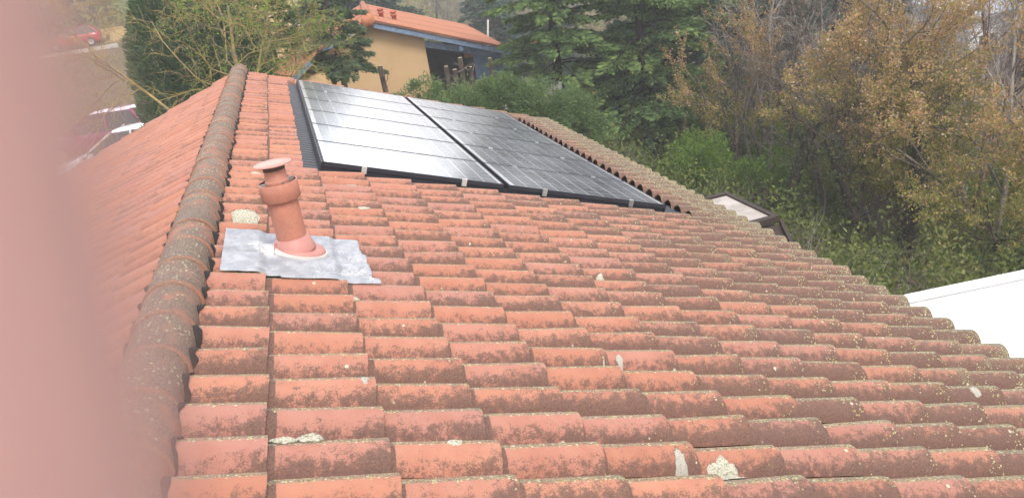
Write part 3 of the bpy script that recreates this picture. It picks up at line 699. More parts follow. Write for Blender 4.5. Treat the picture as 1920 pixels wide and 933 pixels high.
# ================================================================== CARS
M_tyre = plain('tyre_rubber', (.02, .02, .02), .9); M_rim = plain('alloy_rim', (.45, .45, .47), .35, .5, .7)
k = NT('car_glass'); k.base((0.05, 0.055, 0.06), .08, .8); M_glass = k.m
k = NT('red_lamp'); k.base((0.5, 0.02, 0.02), .25, .6); M_lamp = k.m
k = NT('clear_lamp'); k.base((0.75, 0.75, 0.75), .15, .7); M_clamp = k.m
def paint(n, c): 
    k = NT(n); k.base(c, .35, .5); k.b.inputs['Coat Weight'].default_value = 1; k.b.inputs['Coat Roughness'].default_value = .05; return k.m
def car(name, loc, rz, m, label, estate=False):
    """x forward; built from lofted cross sections"""
    t = empty(name, loc, label, 'car', None, rz)
    L = 3.95; hw = .83
    xs = [-1.98, -1.93, -1.75, -1.45, -.9, -.2, .45, .80, 1.25, 1.75, 1.95, 2.0]
    belt = [.62, .86, .93, .94, .93, .92, .90, .89, .84, .76, .64, .50]       # top of the lower body
    wid = [.70, .78, .82, .83, .83, .83, .83, .83, .82, .78, .70, .60]
    V = []; n = 9
    for x, b, w_ in zip(xs, belt, wid):
        for yy, zz in ((0, .22), (.88, .22), (.98, .32), (1.0, .50), (.985, .5 + (b - .5) * .6), (.95, b - .03), (.86, b), (.4, b + .015), (0, b + .02)): V.append((x, yy * w_, zz))
    nn = len(xs)
    F = [(i * n + j, (i + 1) * n + j, (i + 1) * n + j + 1, i * n + j + 1) for i in range(nn - 1) for j in range(n - 1)]
    F += [tuple(range(n))[::-1], tuple(range((nn - 1) * n, nn * n))]
    V2 = [(x, -y, z) for x, y, z in V]; off = len(V); F2 = [tuple(off + i for i in f[::-1]) for f in F]
    mb = MB(); mb.add(V + V2, F + F2, True); mb.build('body', m, t)
    # cabin shell of glass with painted roof and pillars
    xb, xr0, xr1, xf = (-1.86, -1.62, .05, .98) if estate else (-1.84, -1.42, .05, .98)
    zr = 1.46; wr, wb = .60, .77
    def side(s): return [(xb, s * wb, .90), (xr0, s * wr, zr), (xr1, s * wr, zr - .01), (xf, s * wb, .89)]
    a, b = side(1), side(-1); mb = MB(); mb.add(a + b, [(0, 1, 2, 3), (7, 6, 5, 4), (0, 4, 5, 1), (3, 2, 6, 7)]); mb.build('window', M_glass, t)
    mb = MB()
    px_ = np.linspace(xr0 - .05, xr1 + .06, 8); py_ = np.linspace(-wr - .02, wr + .02, 7); vs = [(x, y, zr + .045 - .06 * (y / wr) ** 2 - .03 * ((x - (xr0 + xr1) / 2) / .8) ** 4) for x in px_ for y in py_]
    nv_ = len(py_); mb.add(vs + [(x, y, z - .03) for x, y, z in vs], [(i * nv_ + j, (i + 1) * nv_ + j, (i + 1) * nv_ + j + 1, i * nv_ + j + 1) for i in range(7) for j in range(6)] + [(56 + i * nv_ + j, 56 + i * nv_ + j + 1, 56 + (i + 1) * nv_ + j + 1, 56 + (i + 1) * nv_ + j) for i in range(7) for j in range(6)], True)
    mb.build('roof_skin', m, t)
    for s in (1, -1):
        for (p, q, th) in ((side(s)[0], side(s)[1], .13), (side(s)[3], side(s)[2], .07), ((-.55, s * wb, .9), (-.52, s * wr, zr), .08)):
            mb = MB(); mb.bar(p, q, th, .05); mb.build('pillar', m, t)
        for x in (-1.25, 1.22):
            mb = MB(); mb.lathe([(.0, -.09), (.27, -.09), (.305, -.06), (.305, .06), (.27, .09), (.20, .09)], 20, T=lambda a_, b_, c_, x=x, s=s: (x + a_, s * (.76 + c_), .305 + b_)); wl = mb.build('wheel', M_tyre, t)
            mb = MB(); mb.lathe([(.0, .07), (.19, .085), (.205, .092)], 20, T=lambda a_, b_, c_, x=x, s=s: (x + a_, s * (.762 + c_), .305 + b_)); mb.build('rim', M_rim, wl)
        mb = MB(); mb.box(-1.965, -1.80, s * .80 - .06, s * .80 + .06, .62, .92); mb.build('tail_light', M_lamp, t)
        mb = MB(); mb.box(1.80, 1.97, s * .66 - .10, s * .66 + .10, .55, .68); mb.build('headlight', M_clamp, t)
        mb = MB(); mb.box(.55, .72, s * .90 - .08, s * .90 + .08, .90, 1.02); mb.build('wing_mirror', m, t)
    mb = MB(); mb.box(-2.03, -1.90, -.74, .74, .30, .52); mb.build('bumper', m, t)
    mb = MB(); mb.tube([(xr0 + .12, 0, zr + .02), (xr0 - .02, 0, zr + .22)], .012, 6); mb.build('aerial', M_tyre, t)
    return t
car('parked_car', (-6.15, 21.2, float(ground_z(-6.15, 21.2)) + .05), R(158), paint('dark_red_paint', (.24, .03, .11)), 'dark red hatchback parked beside the hedge, behind the silver white car')
car('parked_car', (-5.05, 17.6, float(ground_z(-5.05, 17.6)) + .25), R(170), paint('white_paint', (.72, .74, .77)), 'silver white car mostly hidden behind the left edge of the tiled roof', True)
car('parked_car', (-12.9, 52.0, float(ground_z(-12.9, 52))), R(185), paint('bright_red_paint', (.42, .02, .02)), 'small red car far off on the bank beside a yellow wall').scale = (.85, .85, .85)
mb = MB(); mb.box(-1.2, 1.2, -.15, .15, -.6, .55); mb.box(-1.25, 1.25, -.2, .2, .551, .62)
o = mb.build('low_wall', plain('yellow_render', (.52, .38, .17), .9)); o.location = (-10.0, 52.5, float(ground_z(-10, 52.5)) + .3); tag(o, 'low yellow rendered wall to the right of the distant red car', 'wall')
mb = MB(); mb.box(-6, 3.2, -.12, .12, -.4, .12); o = mb.build('stone_kerb', plain('pale_kerb_stone', (.48, .45, .41), .9)); o.location = (-13.2, 49.6, float(ground_z(-13, 49.6)) + .05); o.rotation_euler = (0, 0, R(3)); tag(o, 'pale kerb running below the distant red car', 'kerb')
mb = MB(); mb.bar((0, 0, -.6), (0.03, 0, .62), .06, .06); o = mb.build('marker_post', M_seal); o.location = (-5.9, 15.3, .9); tag(o, 'short white post in the yard just left of the roof edge', 'post')

# ================================================================== VEGETATION
def leaf_mat(name, stops, trans=0.35, rough=0.7):
    k = NT(name); at = k.n('Attribute', attribute_name='tint').outputs['Fac']
    c = k.ramp(at, stops)
    k.base(c, rough, 0.2)
    tr = k.n('BsdfTranslucent'); k.l(c, tr.inputs[0]); mx = k.n('MixShader'); mx.inputs[0].default_value = trans
    k.l(k.b.outputs[0], mx.inputs[1]); k.l(tr.outputs[0], mx.inputs[2]); k.l(mx.outputs[0], k.out.inputs[0])
    return k.m
M_con = leaf_mat('conifer_needles', [(0, (0.053, 0.088, 0.043)), (.35, (0.092, 0.157, 0.062)), (.7, (0.158, 0.252, 0.082)), (.94, (0.276, 0.346, 0.098)), (1, (0.525, 0.210, 0.082))], .25)
M_con2 = leaf_mat('dark_conifer_needles', [(0, (0.038, 0.069, 0.057)), (.5, (0.069, 0.123, 0.091)), (1, (0.113, 0.185, 0.118))], .25)
M_cyp = leaf_mat('cypress_needles', [(0, (0.031, 0.055, 0.027)), (.4, (0.061, 0.116, 0.044)), (.85, (0.116, 0.191, 0.066)), (1, (0.178, 0.233, 0.082))], .25)
M_thuja = leaf_mat('thuja_sprays', [(0, (0.061, 0.105, 0.044)), (.45, (0.124, 0.202, 0.074)), (.85, (0.211, 0.290, 0.105)), (.95, (0.316, 0.229, 0.105)), (1, (0.386, 0.246, 0.124))], .3)
M_fea = leaf_mat('feathery_needles', [(0, (.07, .115, .068)), (.4, (.13, .205, .115)), (.85, (.20, .27, .14)), (1, (.28, .24, .14))], .5)
M_org = leaf_mat('young_copper_leaves', [(0, (.29, .30, .075)), (.3, (.40, .34, .11)), (.55, (.48, .31, .135)), (.8, (.54, .33, .18)), (.95, (.62, .44, .31)), (1, (.68, .58, .47))], .45)
M_yel = leaf_mat('yellow_green_leaves', [(0, (.16, .20, .045)), (.4, (.29, .30, .070)), (.75, (.40, .35, .10)), (1, (.46, .31, .14))], .45)
M_grn = leaf_mat('fresh_green_leaves', [(0, (0.081, 0.149, 0.030)), (.5, (0.162, 0.270, 0.047)), (1, (0.270, 0.378, 0.081))], .4)
M_und = leaf_mat('undergrowth_leaves', [(0, (.055, .085, .028)), (.4, (.125, .165, .045)), (.7, (.21, .235, .07)), (.88, (.30, .24, .12)), (1, (.40, .31, .18))], .3)
M_ivy = leaf_mat('ivy_leaves', [(0, (0.024, 0.042, 0.018)), (.6, (0.061, 0.094, 0.031)), (1, (0.165, 0.187, 0.077))], .25)
def bark(name, lo, hi, sc=7):
    k = NT(name); o_ = k.obj(); n1 = k.noise(o_, sc, 5, .65); n2 = k.noise(o_, sc * 6, 3)
    k.base(k.mix(k.ss(k.math('ADD', k.math('MULTIPLY', n1, .7), k.math('MULTIPLY', n2, .3)), .36, .64), lo, hi), .95, .15); k.bump(n2, .6, .02); return k.m
M_bark = bark('grey_brown_bark', (.10, .08, .065), (.25, .21, .17)); M_barkd = bark('dark_bark', (.030, .024, .020), (.085, .065, .052))
M_barkl = bark('lichened_bark', (.19, .165, .13), (.44, .33, .11), 2.2); M_barkg = bark('pale_twig_bark', (.19, .165, .15), (.40, .36, .33)); M_barkr = bark('reddish_bark', (.10, .062, .050), (.22, .145, .12))

def tubes_mesh(name, segs, m, parent=None, sides=5):
    """segs: (n,8) p0 p1 r0 r1"""
    S = np.asarray(segs, float); p0, p1, r0, r1 = S[:, :3], S[:, 3:6], S[:, 6], S[:, 7]
    d = p1 - p0; d /= np.linalg.norm(d, axis=1)[:, None] + 1e-9
    ref = np.where(np.abs(d[:, 2:3]) < .9, [[0, 0, 1.]], [[1., 0, 0]]); a = np.cross(d, ref); a /= np.linalg.norm(a, axis=1)[:, None] + 1e-9; b = np.cross(d, a)
    th = 2 * PI * np.arange(sides) / sides; c, s = np.cos(th)[None, :, None], np.sin(th)[None, :, None]
    ring = a[:, None] * c + b[:, None] * s
    V = np.stack([p0[:, None] + ring * r0[:, None, None], p1[:, None] + ring * r1[:, None, None]], 1).reshape(-1, 3)
    i = np.arange(sides); f = np.stack([i, (i + 1) % sides, (i + 1) % sides + sides, i + sides], -1)
    F = (f[None] + (np.arange(len(S)) * 2 * sides)[:, None, None]).reshape(-1, 4)
    return np_mesh(name, V, F, m, parent, True)
def leaves_mesh(name, P, D, L, Wd, tint, m, parent=None, rg=None):
    P = np.asarray(P); D = np.asarray(D); n = len(P); rg = rg or np.random.default_rng(1)
    D = D / (np.linalg.norm(D, axis=1)[:, None] + 1e-9)
    q = rg.normal(0, 1, (n, 3)); q[:, 2] *= .55; S_ = np.cross(D, q); S_ /= np.linalg.norm(S_, axis=1)[:, None] + 1e-9
    L = np.broadcast_to(L, n)[:, None]; Wd = np.broadcast_to(Wd, n)[:, None]; N_ = np.cross(D, S_)
    V = np.stack([P, P + D * L * .45 + S_ * Wd * .5 + N_ * Wd * .15, P + D * L, P + D * L * .45 - S_ * Wd * .5 + N_ * Wd * .15], 1).reshape(-1, 3)
    F = np.arange(4 * n).reshape(n, 4)
    return np_mesh(name, V, F, m, parent, False, {'tint': ('FLOAT', np.repeat(np.clip(tint, 0, 1), 4))})

def unit(v): return v / (np.linalg.norm(v) + 1e-9)
def grow(rg, p, d, length, r, level, P, segs, twigs):
    """P: dict levels, kids, ratio, angle, wig, up"""
    n = 6 if level == 0 else (5 if level == 1 else 4); pts = [np.array(p, float)]; d = unit(np.array(d, float)); dirs = [d]
    for i in range(n):
        d = unit(d + rg.normal(0, P['wig'] * (1 + .5 * level), 3) + np.array([0, 0, P['up'][min(level, len(P['up']) - 1)]]))
        pts.append(pts[-1] + d * length / n); dirs.append(d)
    taper = P.get('taper', .55) if level < P['levels'] else .3
    rad = [r * (1 - (1 - taper) * i / n) for i in range(n + 1)]
    for i in range(n): segs.append((*pts[i], *pts[i + 1], rad[i], rad[i + 1]))
    if level >= P['levels'] - 1: twigs.append((level, np.array(pts)))
    if level >= P['levels']: return
    nk = P['kids'][level]; t0 = P.get('start', [.35, .2, .15, .1])[level]
    for kx in range(nk):
        t = t0 + (1 - t0) * (kx + rg.random()) / nk; f = t * n; i = min(int(f), n - 1); q = pts[i] + (pts[i + 1] - pts[i]) * (f - i); dd = dirs[i + 1]
        ax = unit(np.cross(dd, rg.normal(0, 1, 3))); an_ = R(P['angle'][level] * (.7 + .6 * rg.random()))
        nd = unit(dd * math.cos(an_) + ax * math.sin(an_))
        grow(rg, q, nd, length * P['ratio'][level] * (1.1 - .55 * t) * (.75 + .5 * rg.random()), max(rad[i] * P.get('rr', .5), P.get('rmin', .004)), level + 1, P, segs, twigs)
def tree(name, loc, label, cat, group=None):
    z = float(ground_z(loc[0], loc[1])) - .05 if len(loc) < 3 else loc[2]
    return empty(name, (loc[0], loc[1], z), label, cat, group)
def leafy_points(rg, twigs, per_m, spread, levels=None):
    Ps, Ds = [], []
    for lv, pts in twigs:
        if levels and lv not in levels: continue
        ln = np.linalg.norm(pts[-1] - pts[0]); n = max(1, int(ln * per_m * (.4 + 1.2 * rg.random())))
        t = rg.random(n) ** .8 * (len(pts) - 1.001); i = t.astype(int); q = pts[i] + (pts[i + 1] - pts[i]) * (t - i)[:, None]
        Ps.append(q + rg.normal(0, spread, (n, 3))); dd = pts[-1] - pts[0]; Ds.append(rg.normal(0, 1, (n, 3)) + unit(dd) * .6)
    return np.concatenate(Ps), np.concatenate(Ds)

def conifer_parts(rg, t, h, r, zb, nb, per, m=M_con, L=.17, Wd=.07, droop=.35, barkm=M_barkd, lean=(0, 0), top_only=None, rt=None):
    rt = rt or .018 * h
    axis = lambda z: np.array([lean[0] * z / h, lean[1] * z / h, z])
    segs = [(*axis(h * i / 10), *axis(h * (i + 1) / 10), rt * (1 - i / 10.5), rt * (1 - (i + 1) / 10.5)) for i in range(10)]
    Ps, Ds, Ts = [], [], []
    for b in range(nb):
        f = rg.random() ** 1.15; z = zb + (h - zb) * f
        ln = r * (1 - f) ** .75 * (.55 + .65 * rg.random()) + .15; az = rg.random() * 2 * PI; el = R(22 - 30 * (1 - f)) + rg.normal(0, .10)
        hd = np.array([math.cos(az), math.sin(az), 0]); sd_ = np.array([-math.sin(az), math.cos(az), 0]); p0 = axis(z)
        def curve(tt): return p0 + np.outer(tt * ln * math.cos(el), hd) + np.outer(ln * (tt * math.sin(el) - droop * tt ** 2 + droop * .45 * tt ** 4), [0, 0, 1])
        c = curve(np.linspace(0, .95, 5)); rb = .012 + .010 * ln
        for i in range(4): segs.append((*c[i], *c[i + 1], rb * (1 - .22 * i), rb * (1 - .22 * (i + 1))))
        n = int(per * ln / r * (.6 + .8 * rg.random())) + 12
        tt = .12 + .88 * rg.random(n) ** .75; wv_ = ln * .30 * (1.15 - tt) + .05
        # sprays sit on distinct side twigs
        nt_ = max(4, int(ln * 9)); tt = (np.floor(tt * nt_) + .5 + rg.normal(0, .16, n)) / nt_
        s = (rg.random(n) ** .7) * np.sign(rg.random(n) - .5); q = curve(tt) + sd_ * (s * wv_)[:, None] + hd * (np.abs(s) * wv_ * .6)[:, None]
        q[:, 2] += -.22 * np.abs(s) * wv_ + rg.normal(0, .025, n)
        dd = hd * .8 + sd_ * (np.sign(s) * .75)[:, None] + rg.normal(0, .28, (n, 3)); dd[:, 2] -= .22
        Ps.append(q); Ds.append(dd); Ts.append(.10 + .55 * rg.random(n) + .25 * rg.random() + .12 * (tt > .75))
    Ps, Ds, Ts = map(np.concatenate, (Ps, Ds, Ts)); rust = rg.random(len(Ts)) < .004; Ts = np.clip(Ts, 0, .92); Ts[rust] = 1
    tubes_mesh('trunk', segs, barkm, t, 6)
    leaves_mesh('crown', Ps, Ds, L * (.7 + .6 * rg.random(len(Ps))), Wd, Ts, m, t, rg)
def bush_parts(rg, t, c, rad, ncl, per, m, L, Wd, clr=.22, stems=6, barkm=M_barkd, flat=.8, name='foliage', tb=0.0, out=.8):
    """clumped foliage through an ellipsoid; returns"""
    u = rg.normal(0, 1, (ncl, 3)); u /= np.linalg.norm(u, axis=1)[:, None]; rr_ = rg.random(ncl) ** .40
    cen = np.array(c) + u * rr_[:, None] * np.array(rad); ctint = rg.random(ncl)
    n = ncl * per; idx = np.repeat(np.arange(ncl), per); off = rg.normal(0, 1, (n, 3)); off /= np.linalg.norm(off, axis=1)[:, None]
    off *= (rg.random(n) ** .5)[:, None] * clr * (.6 + .8 * rg.random(ncl))[idx][:, None]; off[:, 2] *= flat
    P_ = cen[idx] + off; D_ = off / clr * 1.2 + u[idx] * out + rg.normal(0, .5, (n, 3)); D_[:, 2] -= .1
    o = leaves_mesh(name, P_, D_, L * (.65 + .7 * rg.random(n)), Wd, tb + .10 + .45 * rg.random(n) + .35 * ctint[idx], m, t, rg)
    if stems:
        segs = []
        for i in rg.integers(0, ncl, stems * 4):
            b = np.array([c[0] + rg.normal(0, .12 * rad[0]), c[1] + rg.normal(0, .12 * rad[1]), max(0, c[2] - rad[2])]); mid_ = (b + cen[i]) / 2 + rg.normal(0, .08, 3)
            segs += [(*b, *mid_, .02, .012), (*mid_, *cen[i], .012, .004)]
        tubes_mesh('stem', segs, barkm, t, 4)
    return o

rg = np.random.default_rng(11)
# --- big conifers right of the ochre house
for (x, y, h, r, n_, per, lab, sd_) in ((8.1, 17.6, 10.5, 2.5, 190, 360, 'big dark green conifer immediately right of the ochre house', 1), (10.6, 16.6, 11.5, 2.7, 210, 360, 'big dark green conifer behind the picket fence, middle of the three', 2),
                                        (12.7, 17.8, 11.0, 2.5, 180, 340, 'big dark green conifer behind the copper leaved tree on the left', 3)):
    t = tree('conifer', (x, y), lab, 'conifer', 'big conifers beyond the roof'); conifer_parts(np.random.default_rng(sd_), t, h, r, .5, n_, per, M_con, .20, .075)
# --- leaning and slender conifers in front of the ochre house
t = tree('conifer', (1.22, 15.0), 'slender green conifer with a bare lower trunk in front of the ochre gable', 'conifer')
conifer_parts(np.random.default_rng(5), t, 8.6, .86, 2.6, 150, 420, M_fea, .10, .034, .30, M_bark, rt=.11)
t = tree('conifer', (1.55, 15.6), 'leaning conifer with a thin bare trunk and sparse boughs on its left', 'conifer')
conifer_parts(np.random.default_rng(6), t, 7.2, 1.05, 3.3, 36, 260, M_thuja, .14, .05, .30, M_barkg, lean=(-1.9, 0), rt=.085)
t = tree('conifer', (-.35, 15.9), 'small feathery conifer between the bare tree and the leaning conifer', 'conifer')
conifer_parts(np.random.default_rng(8), t, 6.4, .95, 2.6, 70, 300, M_thuja, .14, .05, .30, M_bark)
# --- low cut back conifers along the far end of the roof
low = [(-.45, 12.3, 2.85, .75, 'leftmost low bushy conifer behind the roof, nearest the ridge'), (.75, 12.4, 2.55, .70, 'low bushy conifer behind the tops of the left solar panels'), (1.75, 12.7, 2.45, .62, 'low bushy conifer round the first sawn trunk'),
       (2.75, 12.3, 2.75, .75, 'low bushy conifer between the two groups of sawn trunks'), (3.65, 11.8, 2.45, .8, 'low bushy conifer in front of the cluster of sawn trunks'), (4.6, 11.9, 2.55, .8, 'low bushy conifer below the blue porch of the ochre house'),
       (5.5, 11.5, 2.25, .8, 'low bushy conifer left of the concrete post stub'), (6.35, 11.7, 1.95, .75, 'low bushy conifer in front of the picket fence')]
for i, (x, y, zt_, r, lab) in enumerate(low):
    t = tree('cut_conifer', (x, y), lab, 'conifer', 'low cut back conifers behind the roof'); z0 = t.location.z; hh = zt_ - z0 + .12
    bush_parts(np.random.default_rng(30 + i), t, (0, 0, hh * .58), (r, r * .8, hh * .44), 110, 150, M_thuja, .085, .026, .24, 9, M_bark)
# sawn trunks: each a thing
M_cut = plain('sawn_wood', (.45, .34, .22), .8)
for i, (x, y, zt_, r, dx, lab) in enumerate(((2.03, 12.95, 3.28, .062, -.06, 'tallest dark sawn trunk alone before the ochre wall'), (3.60, 12.7, 3.00, .055, .03, 'leftmost of the clustered sawn trunks'), (3.78, 12.6, 2.90, .06, -.02, 'thick short sawn trunk second in the cluster'),
                                        (3.98, 12.7, 3.14, .06, -.03, 'tallest sawn trunk of the cluster'), (4.20, 12.65, 2.88, .045, .10, 'tilted thin sawn trunk beside the tallest one'), (4.75, 12.8, 2.98, .05, .02, 'lone sawn trunk in front of the blue porch post'))):
    t = tree('tree_stump', (x, y), lab, 'tree stump', 'sawn conifer trunks'); z0 = t.location.z; hh = zt_ - z0
    mb = MB(); mb.tube([(-dx, 0, 0), (-dx * .5, .01, hh * .5), (0, 0, hh)], [r * 1.25, r * 1.1, r], 9); mb.build('trunk', M_barkd, t)
    mb = MB(); mb.tube([(0, 0, hh + .001), (0, 0, hh + .012)], r * .93, 9); mb.build('cut_face', M_cut, t)
    rgs = np.random.default_rng(70 + i)
    for q in range(5):
        segs, tw = [], []; grow(rgs, (0, 0, hh * (.55 + .42 * rgs.random())), (rgs.normal(), rgs.normal() - .3, .25), .5, .012, 1, dict(levels=2, kids=[0, 4, 0], ratio=[.5, .5, .5], angle=[50, 45, 40], wig=.14, up=[0, -.03, -.04]), segs, tw)
        tubes_mesh('dead_branch', segs, M_bark, t, 4)
# --- hedge of tall cypress on the left
for i, (x, y, h, r) in enumerate(((-2.95, 15.0, 5.35, .90), (-2.05, 14.8, 5.6, .95), (-1.25, 14.9, 5.5, .80))):
    t = tree('cypress', (x, y), ('leftmost', 'middle', 'rightmost')[i] + ' of the three dense dark cypresses behind the bare tree', 'cypress', 'dense cypresses left of the ridge'); rgs = np.random.default_rng(50 + i)
    n = 26000; z = h * rgs.random(n) ** .9; a = rgs.random(n) * 2 * PI; pr_ = r * np.clip(np.minimum(1, 1.0 * (1.03 - (z / h) ** 3.2) ** .5), 0, 1)
    lump = 1 + .34 * (vnoise(a * 2.6, z * 1.6, i) - .5) + .26 * (vnoise(a * 9, z * 6, i + 3) - .5); rad_ = pr_ * lump * (1 - .35 * rgs.random(n) ** 2.2)
    P_ = np.stack([rad_ * np.cos(a), rad_ * np.sin(a), z], -1); D_ = np.stack([np.cos(a) * .8, np.sin(a) * .8, .75 + 0 * a], -1) + rgs.normal(0, .35, (n, 3))
    leaves_mesh('crown', P_, D_, .10 + .09 * rgs.random(n), .032, .12 + .5 * rgs.random(n) + .3 * vnoise(a * 4, z * 3, 9), M_cyp, t, rgs)
    tubes_mesh('trunk', [(0, 0, -.2, 0, 0, h * .9, .12, .03)], M_barkd, t, 6)
# --- the bare lichened tree left
t = tree('bare_tree', (-1.75, 9.7), 'leafless tree with yellow lichened branches beyond the left end of the ridge', 'bare tree'); rgs = np.random.default_rng(21); segs, tw = [], []
Pb = dict(levels=3, kids=[13, 9, 7], ratio=[.60, .50, .55], angle=[58, 48, 45], wig=.14, up=[.02, -.02, -.045, -.06], start=[.50, .2, .15], rr=.45, rmin=.0045, taper=.45)
grow(rgs, (0, 0, 0), (-.03, .05, 1), 5.4, .062, 0, Pb, segs, tw); grow(rgs, (-.1, .1, 2.2), (-.55, .1, .85), 3.6, .036, 0, Pb, segs, tw); grow(rgs, (0.05, .05, 2.4), (.5, .2, .8), 3.2, .034, 0, Pb, segs, tw)
tubes_mesh('branches', segs, M_barkl, t, 5)
P_, D_ = leafy_points(rgs, [q for q in tw if q[1][0][0] > -.2 and rgs.random() < .30], 26, .05); leaves_mesh('ivy', P_, D_, .05, .035, .35 + .65 * rgs.random(len(P_)), M_grn, t, rgs)

# --- copper and yellow leaved trees on the right
def copper(loc, label, seed, h, stems, kids, per_m, mats, spread, zsplit, ls=.060, up=(.05, .06, .06), ang=(42, 42, 45)):
    t = tree('young_leaved_tree', loc, label, 'tree', 'copper leaved trees at right'); rgs = np.random.default_rng(seed); segs, tw = [], []
    for (dx, dy, tilt, hl, r) in stems:
        grow(rgs, (dx * .15, dy * .15, 0), (dx * tilt, dy * tilt, 1), h * hl, r, 0, dict(levels=3, kids=kids, ratio=[.46, .52, .5], angle=ang, wig=.09, up=up, start=[.28, .18, .12], rr=.5, rmin=.004, taper=.35), segs, tw)
    tubes_mesh('branches', segs, M_bark, t, 5)
    P_, D_ = leafy_points(rgs, tw, per_m, spread)
    low_ = P_[:, 2] + rgs.normal(0, .6, len(P_)) < zsplit
    if low_.any(): leaves_mesh('lower_leaves', P_[low_], D_[low_], ls * (.7 + .7 * rgs.random(low_.sum())), ls * .62, rgs.random(low_.sum()), mats[0], t, rgs)
    u_ = ~low_; leaves_mesh('upper_leaves', P_[u_], D_[u_], ls * (.7 + .7 * rgs.random(u_.sum())), ls * .62, .15 + .85 * rgs.random(u_.sum()), mats[1], t, rgs)
copper((12.0, 13.6), 'slim copper leaved tree with upright shoots in front of the big conifers', 81, 5.4, ((0, 0, 0, 1, .09), (-1, .3, .30, .85, .06), (1, -.2, .33, .9, .06), (.3, .6, .25, .9, .05)), [8, 5, 4], 40, (M_yel, M_org), .03, 3.5, .060, (.06, .12, .12), (38, 34, 38))
copper((13.4, 9.2), 'largest copper leaved tree, standing between the slim one and the bare wood', 82, 6.9, ((0, 0, 0, 1.02, .10), (-1, .4, .22, .82, .075), (1, .2, .24, .85, .08), (.3, -.8, .26, .7, .06), (-.9, -.5, .42, .55, .05), (.9, -.5, .42, .6, .06)), [9, 7, 5], 56, (M_yel, M_org), .06, 4.4, .066)
copper((15.4, 5.9), 'copper leaved tree at the right edge beyond the white flat roof', 83, 6.5, ((0, 0, 0, 1, .09), (-1, .3, .35, .9, .07), (1, .1, .35, .9, .07), (-.4, -.6, .4, .8, .05)), [9, 7, 5], 50, (M_yel, M_org), .06, 4.3, .066)
copper((16.2, 11.6), 'copper leaved tree behind the largest one, mostly yellow green', 84, 5.2, ((0, 0, 0, 1, .09), (-1, .3, .4, .9, .07), (1, .1, .4, .9, .07)), [9, 7, 5], 36, (M_yel, M_yel), .06, 3.0, .06)
# --- fresh green bush and yellow bush
t = tree('green_bush', (10.0, 12.3), 'bright green leafy bush at the foot of the big conifers', 'bush'); bush_parts(np.random.default_rng(91), t, (0, 0, 1.05), (1.05, .9, 1.0), 150, 90, M_grn, .07, .042, .24, 8, M_bark)
t = tree('green_bush', (11.3, 11.4), 'fresh green straggling bush right of the rounder green bush', 'bush'); bush_parts(np.random.default_rng(92), t, (0, 0, .9), (1.5, 1.0, .95), 110, 70, M_grn, .07, .042, .26, 8, M_bark)
# --- ivy clad trunks
for i, (x, y, pts, lab) in enumerate(((11.9, 8.0, [(0, 0, 0), (-.12, .05, .9), (-.42, .1, 2.0), (-.75, .2, 3.0)], 'dark ivy clad trunk leaning left above the shed'), (12.5, 7.2, [(0, 0, 0), (.05, 0, 1.0), (.22, .05, 2.1), (.3, .1, 3.4)], 'dark ivy clad trunk nearly upright, right of the leaning one'),
                                   (10.9, 9.6, [(0, 0, 0), (.15, .05, .7), (.50, .1, 1.6), (.95, .1, 2.5)], 'dark trunk leaning right behind the shed'), (14.6, 5.4, [(0, 0, 0), (-.1, 0, .8), (-.6, .1, 1.6), (-1.3, .1, 2.1)], 'dark forked trunk low down beyond the white flat roof'))):
    t = tree('ivy_tree', (x, y), lab, 'tree trunk', 'dark trunks in the undergrowth'); rgs = np.random.default_rng(100 + i); segs, tw = [], []
    for a, b, r0, r1 in zip(pts[:-1], pts[1:], (.16, .14, .12), (.14, .12, .10)): segs.append((*a, *b, r0, r1))
    for q in range(10):
        b = np.array(pts[rgs.integers(1, 4)], float); grow(rgs, b, (rgs.normal(), rgs.normal(), .7), 1.3, .018, 1, dict(levels=3, kids=[0, 6, 4], ratio=[.5, .5, .5], angle=[50, 45, 45], wig=.14, up=[0, .02, 0]), segs, tw)
    tubes_mesh('trunk', segs, M_barkd, t, 6)
    Ps = []
    for a, b in zip(pts[:-1], pts[1:]): f = rgs.random((420, 1)); Ps.append(np.array(a) * (1 - f) + np.array(b) * f + rgs.normal(0, .12, (420, 3)))
    Ps = np.concatenate(Ps); leaves_mesh('ivy', Ps, rgs.normal(0, 1, Ps.shape), .075, .055, rgs.random(len(Ps)), M_ivy, t, rgs)
# --- undergrowth: nobody could count it
rgs = np.random.default_rng(120); n = 190000
x = rgs.uniform(5.9, 20, n); y = rgs.uniform(-6, 22, n); keep = (vnoise(x * .9, y * .9, 4) + .35 * vnoise(x * 3, y * 3, 5) > .45) & ~((x < 13) & (y < -.3) & (y > -9.5)); x, y = x[keep], y[keep]
hgt = (.20 + 2.6 * vnoise(x * .8, y * .8, 8) * vnoise(x * 2.4, y * 2.4, 9)) * rgs.random(len(x)) ** .7 * np.clip((x - 5.6) / 1.6, .2, 1); z = ground_z(x, y) + hgt
tn = np.clip(.15 + .5 * rgs.random(len(x)) + .55 * (vnoise(x * .7, y * .7, 14) - .4), 0, 1)
o = leaves_mesh('undergrowth', np.stack([x, y, z], -1), rgs.normal(0, 1, (len(x), 3)) + [0, 0, .5], .08 + .05 * rgs.random(len(x)), .05, tn, M_und, None, rgs); tag(o, 'tangled green and brown undergrowth below the trees at right', 'undergrowth', kind='stuff')
segs = []
